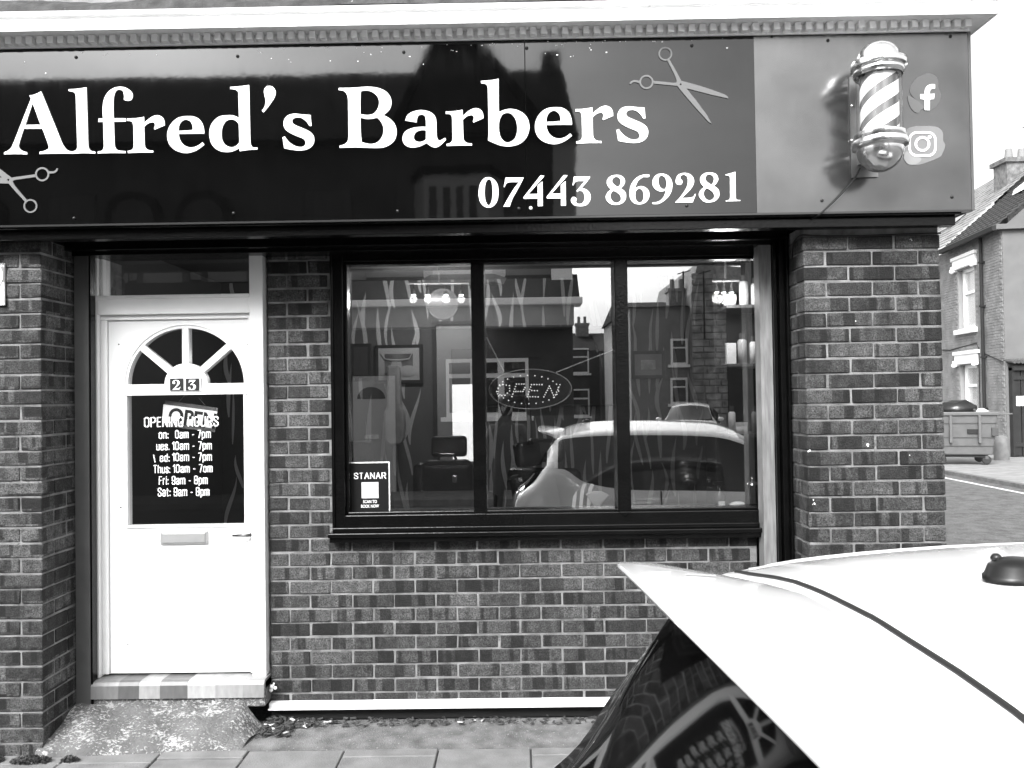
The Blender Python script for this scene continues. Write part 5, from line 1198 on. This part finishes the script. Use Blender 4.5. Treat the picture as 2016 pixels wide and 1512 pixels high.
wl.box(.0, 4.6, -6, -.3, -.1, EV)
hw = H(wl, 'wall', mat('far_mortar', .26, .9))
# far part of the terrace beyond
H(MB().box(4.6, 26, -6, -.02, -.1, EV), 'wall', mat('painted_brick_far', .2))
# coursed bricks: joined courses proud of the wall (too small to tell apart singly)
cb_ = MB(); z = .0; rr = 0
while z < EV-.08:
    x = .02+(.11 if rr % 2 else 0)
    while x < 4.5:
        if not any(x+.21 > w_[0]-.02 and x < w_[1]+.02 and z+.07 > w_[2]-.05 and z < w_[3]+.05 for w_ in cutw): cb_.box(x, x+.213, 0, .010+R.random()*.008, z, z+.066)
        x += .225
    z += .075; rr += 1
o = H(cb_, 'brickwork', PB); o['kind'] = 'stuff'
H(MB().box(-.02, 0, -6, 0, -.1, EV+.0).prism([(-6, EV), (-3, EV+2.7), (0, EV)], -.02, 0, 'x'), 'gable_render', mat('grey_render_far', .12, .85, var=.12, vs=2))
for (x0, x1, z0, z1) in cutw:
    f_ = H(MB().box(x0+.02, x1-.02, -.20, -.12, z0, z0+.09).box(x0+.02, x1-.02, -.2, -.12, z1-.09, z1).box(x0+.02, x0+.11, -.2, -.12, z0, z1).box(x1-.11, x1-.02, -.2, -.12, z0, z1).box(x0+.02, x1-.02, -.2, -.125, z0+(z1-z0)*.58, z0+(z1-z0)*.58+.08), 'window', VINYL)
    H(MB().box(x0+.1, x1-.1, -.175, -.165, z0+.08, z1-.08), 'pane', glass_mat('far_pane', .12, .8, .95), f_)
    if z0 < 2:
        bl = MB(); x = x0+.1
        while x < x1-.1: bl.box(x, x+.07, -.186, -.181, z0+.05, z1-.05); x += .085
        b_ = H(bl, 'blind', VINYL, f_)
    else: H(MB().box(x0+.1, x1-.1, -.186, -.181, z0+.02, z1-.05), 'blind', VINYL, f_)
    H(MB().box(x0-.18, x1+.18, -.05, .09, z1+.03, z1+.30).box(x0-.24, x1+.24, -.05, .12, z1+.30, z1+.40), 'lintel', WHITED, hs, .01)
    for xx in (x0-.2, x1+.06): H(MB().box(xx, xx+.14, -.05, .14, z1-.02, z1+.14).ball((xx+.07, .12, z1+.0), .07), 'lintel_scroll', WHITED)
    H(MB().box(x0-.15, x1+.12, -.1, .12, z0-.14, z0), 'sill', WHITED, hs, .01)
# roof
RT_ = mat('dark_roof_tile', .03, .6, var=.25, vs=3); 
def roof(x0, x1, M, name, lift=0., rise=2.75, run=3.25):
    rp = MB(); n2 = 22
    for k in range(n2):
        y0, y1 = .22-run*k/n2, .22-run*(k+1)/n2-.02; z0, z1 = EV+.03+lift+rise*k/n2, EV+.03+lift+rise*(k+1)/n2
        rp.prism([(y0, z0+.035), (y0, z0), (y1, z1-.015), (y1, z1+.012)], x0, x1, 'x')
    return H(rp, name, M)
roof(-.12, 3.4, RT_, 'roof'); roof(3.42, 26, mat('pale_slate', .24, .6, var=.4, vs=3), 'roof', .02, 3.25, 3.6)
tl_ = MB()
for k in range(1, 21):
    for j in range(0, 12): 
        x = -.1+j*.29+(.145 if k % 2 else 0); tl_.box(x, x+.03, .22-3.25*k/22-.05, .22-3.25*k/22+.01, EV+.03+2.75*k/22+.03, EV+.03+2.75*k/22+.06)
o = H(tl_, 'roof_tile_rolls', RT_); o['kind'] = 'stuff'
H(MB().box(-.15, 3.4, .16, .30, EV-.08, EV+.04), 'gutter', BLACKM); H(MB().box(-.16, -.04, -3, .2, EV-.05, EV+.08), 'verge', mat('grey_render_far', .17))
for xx, zz in ((1.1, 4.4), (2.7, 7.2)): pass
H(MB().prism([(-1.7, EV+1.75), (-1.72, EV+1.83), (-.95, EV+1.2), (-.93, EV+1.1)], 5.6, 6.5, 'x'), 'skylight', mat('dark_glass', .02, .08))
sk_ = H(MB().prism([(-2.3, EV+2.22), (-2.35, EV+2.34), (-1.2, EV+1.42), (-1.15, EV+1.28)], 1.0, 1.9, 'x'), 'skylight', WHITED)
c0, c1 = at(1983, 362, 20.6), at(2044, 318, 20.6)
chm = MB().box(c0.x, c1.x, 20.6, 21.3, 6.6, c1.z).box(c0.x-.08, c1.x+.08, 20.52, 21.38, c1.z, c1.z+.14).build('chimney', mat('chimney_brick', .14, .8, var=.5, vs=9, bump=.6, bs=14), hs)
for k in range(2): MB().lathe([(.13, c1.z+.1), (.1, c1.z+.5), (.07, c1.z+.5)], (c0.x+.28+.4*k, 20.95, 0), 12).build('chimney_pot', mat('clay_pot', .2), chm)
H(MB().tube([(1.03, .09, EV-.05), (1.03, .09, -.02)], .045, 10), 'drainpipe', BLACKM)
for z in (1.2, 2.6, 4., 5.2): H(MB().box(.96, 1.10, .02, .14, z, z+.05), 'pipe_clip', BLACKM)
H(MB().tube([(4.2, .02, 3.0), (3.4, .025, 2.95), (1.6, .025, 3.05), (1.45, .025, 2.9), (1.45, .03, .9)], .012, 6).tube([(1.2, .03, 2.75), (.6, .03, 2.6), (0, .04, 2.45)], .012, 6), 'wall_cable', BLACKM)
ae = thing('tv_aerial', HM @ Vector((2.4, -3.3, 9.2)), 'thin aerial beside the chimney of the side street house', 'aerial')
H(MB().tube([(2.15, -2.7, 8.2), (2.15, -2.7, 9.6)], .02, 6), 'mast', BLACKM, ae); H(MB().tube([(2.15, -2.7, 9.5), (2.6, -1.8, 9.35)], .015, 6), 'boom', BLACKM, ae)
# gate in the gable side, with a notice; corrugated canopy above
g_ = MB(); C = C0_
gt = thing('yard_gate', (12.95, 16.7, 0), 'tall black double gate with a white notice at the right edge of the photograph', 'gate')
gy = 16.62
for k in range(6): MB().box(12.80+.2*k, 12.98+.2*k, gy, gy+.05, .02, 2.2).build('board', mat('gate_black', .018, .4, var=.3), gt, bevel=.004)
for z in (1.98, .25): MB().box(12.78, 14.1, gy-.04, gy, z, z+.1).build('rail', mat('gate_black', .018), gt)
MB().box(12.74, 12.80, gy-.05, gy+.1, 0, 2.3).build('gate_post', mat('gate_black', .018), gt)
MB().box(12.74, 14.1, gy-.1, gy+.1, 2.22, 2.34).build('canopy', mat('gate_black', .018), gt)
cg = MB()
for k in range(14): cg.tube([(12.72+.1*k, gy-.22, 2.44), (12.72+.1*k, gy+.2, 2.50)], .05, 8)
cg.build('canopy_sheet', GREYP, gt)
q = at(2000, 790, gy-.02)
MB().box(12.86, 13.08, gy-.008, gy-.001, q.z-.12, q.z+.13).build('notice', VINYL, gt)
for k in range(3): MB().box(12.90+.01*k, 13.03-.02*k, gy-.011, gy-.0085, q.z+.05-.05*k, q.z+.065-.05*k).build('notice_print', mat('print_grey', .2, .6), gt)
# bollard
q = atz(1972, 904, 0); bo = MB().lathe([(.17, 0), (.17, .42), (.155, .52), (.11, .59), (0, .62)], (q.x, q.y, -.02), 24).build('bollard', mat('concrete_bollard', .16, .8, var=.2, vs=6, bump=.3), None, smooth=True); tag(bo, 'stubby round topped concrete bollard beside the black gate', 'bollard')
# communal bin
bn0, bn1 = atz(1863, 915, 0), atz(1960, 913, 0)
bc = Vector((bn1.x-.62, bn1.y+.35, 0))
BM = mat('bin_plastic', .10, .45, var=.12, vs=6)
bn = thing('communal_bin', (bc.x, bc.y, 0), 'large grey four wheeled rubbish bin with open top on the side street pavement', 'bin', rz=rad(-16))
def BL(mb, name, M, bevel=0, parent=None): o_ = link(mb.mesh(name, M), name, None, bevel); o_.parent = parent or bn; return o_
def taper(x0, x1, y0, y1, z0, z1, s_):
    m_ = MB().box(x0, x1, y0, y1, z0, z1); cx_, cy_ = (x0+x1)/2, (y0+y1)/2
    for v in m_.v:
        if v.z < (z0+z1)/2: v.x = cx_+(v.x-cx_)*s_; v.y = cy_+(v.y-cy_)*s_
    return m_
BL(taper(-.68, .68, -.48, .48, .22, 1.16, .86), 'bin_body', BM, .03)
BL(MB().box(-.72, .72, -.52, .52, 1.14, 1.22), 'rim', BM, .015)
for z in (.95, .62, .42): s_ = .86+.14*(z-.22)/.94; BL(MB().box(-.69*s_, .69*s_, -.49*s_-.008, .49*s_+.008, z, z+.018), 'rib', mat('bin_rib_dark', .05, .5))
for s_ in (-1, 1): BL(MB().box(s_*.30-.03, s_*.30+.03, -.53, -.44, .5, 1.14), 'side_post', BM, .01)
BL(MB().box(.05, .32, -.485, -.455, .72, .82), 'handle_recess', BLACKM); BL(MB().box(.55, .68, -.50, -.44, .66, .86), 'lock_box', mat('bin_rib_dark', .05), .01)
BL(MB().box(-.5, .5, -.36, .36, .16, .24), 'chassis', BLACKM)
for sx_ in (-1, 1):
    for sy_ in (-1, 1):
        wh = BL(MB().lathe([(0, -.035), (.085, -.035), (.1, -.02), (.1, .02), (.085, .035), (0, .035)], (sx_*.47, sy_*.32, .1), 16, 'y'), 'wheel', RUBBER)
        BL(MB().box(sx_*.47-.03, sx_*.47+.03, sy_*.32-.05, sy_*.32+.05, .12, .2), 'fork', GREYP, 0, wh)
BL(MB().box(.60, .98, -.50, .50, 1.155, 1.185).box(-.74, .66, .5, .53, 1.16, 1.24), 'lid_arm', BM, .008)
def bag(name, c_, r_, sc, M, label):
    m_ = MB().ball((0, 0, 0), r_, 16, sc); rr_ = random.Random(3)
    for v in m_.v: f_ = 1+.16*math.sin(v.x*17+3)*math.cos(v.z*21+v.y*13); v.x = v.x*f_+c_[0]; v.y = v.y*f_+c_[1]; v.z = v.z*f_+c_[2]
    o_ = m_.build(name, M, None, smooth=True); tag(o_, label, 'rubbish bag')
q = at(1886, 808, bc.y); bag('rubbish_bag', (q.x, bc.y, q.z+.03), .34, (1.25, 1, .62), mat('black_polythene', .012, .28, bump=.8, bs=14), 'shiny black rubbish bag heaped on top of the communal bin')
q = at(1928, 818, bc.y); bag('rubbish_bag', (q.x, bc.y, q.z+.05), .2, (1.2, 1, .6), mat('white_polythene', .75, .4, bump=.8, bs=14), 'white rubbish bag beside the black one on the communal bin')

spl = MB()
for (px, py, n2, sp_) in ((1593, 888, 4, 2.5), (1709, 876, 5, 3), (1603, 990, 5, 4), (1791, 897, 1, 1), (1794, 470, 3, 2), (1684, 632, 1, 1)):
    for k in range(n2):
        q = at(px+R.gauss(0, sp_*.5), py+R.gauss(0, sp_*.6), PY); spl.ball((q.x, PY-.001, q.z), R.uniform(.0015, .004), 6, (1, .3, 1.3))
o_ = spl.build('paint_splashes', VINYL, shop); o_['kind'] = 'stuff'
# ================================================================ SMALL STUFF ON THE GROUND
def weeds(cx_, cy_, r_, n2, label):
    m_ = MB()
    for k in range(n2):
        a, d = R.uniform(0, 6.3), r_*math.sqrt(R.random()); x_, y_ = cx_+d*math.cos(a)*1.5, cy_+d*math.sin(a)*.6; z_ = R.uniform(.0, .035)*(1-d/r_*.6)
        t = Vector((R.uniform(-1, 1), R.uniform(-1, 1), R.uniform(0, 1))).normalized()*R.uniform(.004, .009); s2 = t.cross(Vector((R.random(), R.random(), R.random()))).normalized()*.004
        p = Vector((x_, y_, z_)); m_.quad(p-t, p+s2, p+t, p-s2)
    o_ = m_.build('weeds', mat('weed_leaf', .05, .7, var=.4, vs=90)); tag(o_, label, 'weeds', None, 'stuff')
weeds(-2.63, -.46, .09, 1400, 'low clump of weeds at the foot of the left brick pillar'); weeds(-2.36, -.47, .065, 900, 'small clump of weeds beside the corner of the painted step')
weeds(-2.17, -.47, .03, 300, 'tiny tuft of weeds growing in a slab joint')
for nm, n2, M, rng in (('leaf_litter', 700, mat('litter_dark', .05, .8, var=.6, vs=60), 1), ('litter_chips', 26, mat('litter_pale', .55, .8), 1)):
    m_ = MB()
    for k in range(n2):
        u = R.random()**(1.6); x_ = -1.34+2.5*u if R.random() < .5 else -1.36+.25*R.random(); y_ = -.01-R.random()*(.10 if x_ > -1.2 else .22); s2 = R.uniform(.003, .010)*(1.2 if nm == 'litter_chips' else 1)
        M_ = Matrix.Translation((x_, y_, .004+R.random()*.012*(2 if x_ < -1.2 else 1))) @ Matrix.Rotation(R.uniform(0, 3), 4, 'Z') @ Matrix.Rotation(R.uniform(-.6, .6), 4, 'X')
        m_.box(-s2*1.6, s2*1.6, -s2*.6, s2*.6, -.001, .001+s2*.2, M_)
    o_ = m_.build(nm, M); tag(o_, 'dry leaf litter gathered under the white strip at the foot of the wall' if nm == 'leaf_litter' else 'pale crumbs and cigarette ends scattered along the foot of the wall', 'litter', None, 'stuff')
m_ = MB(); q = atz(975, 1399, .02)
m_.prism([(q.x-.06, q.y), (q.x-.02, q.y-.018), (q.x+.03, q.y-.012), (q.x+.055, q.y+.005), (q.x+.01, q.y+.018)], .012, .016, 'z'); o_ = m_.build('fallen_leaf', mat('leaf_grey', .18, .7)); tag(o_, 'single curled dead leaf under the white strip below the window', 'leaf')
# plaster blob at the door corner
q = at(538, 1354, -.03); m_ = MB()
for k in range(9): m_.ball((q.x+R.uniform(-.016, .016), -.03+R.uniform(-.01, .01), q.z+R.uniform(-.02, .02)), R.uniform(.005, .011), 8)
m_.build('filler_blob', WHITED, shop, smooth=True)
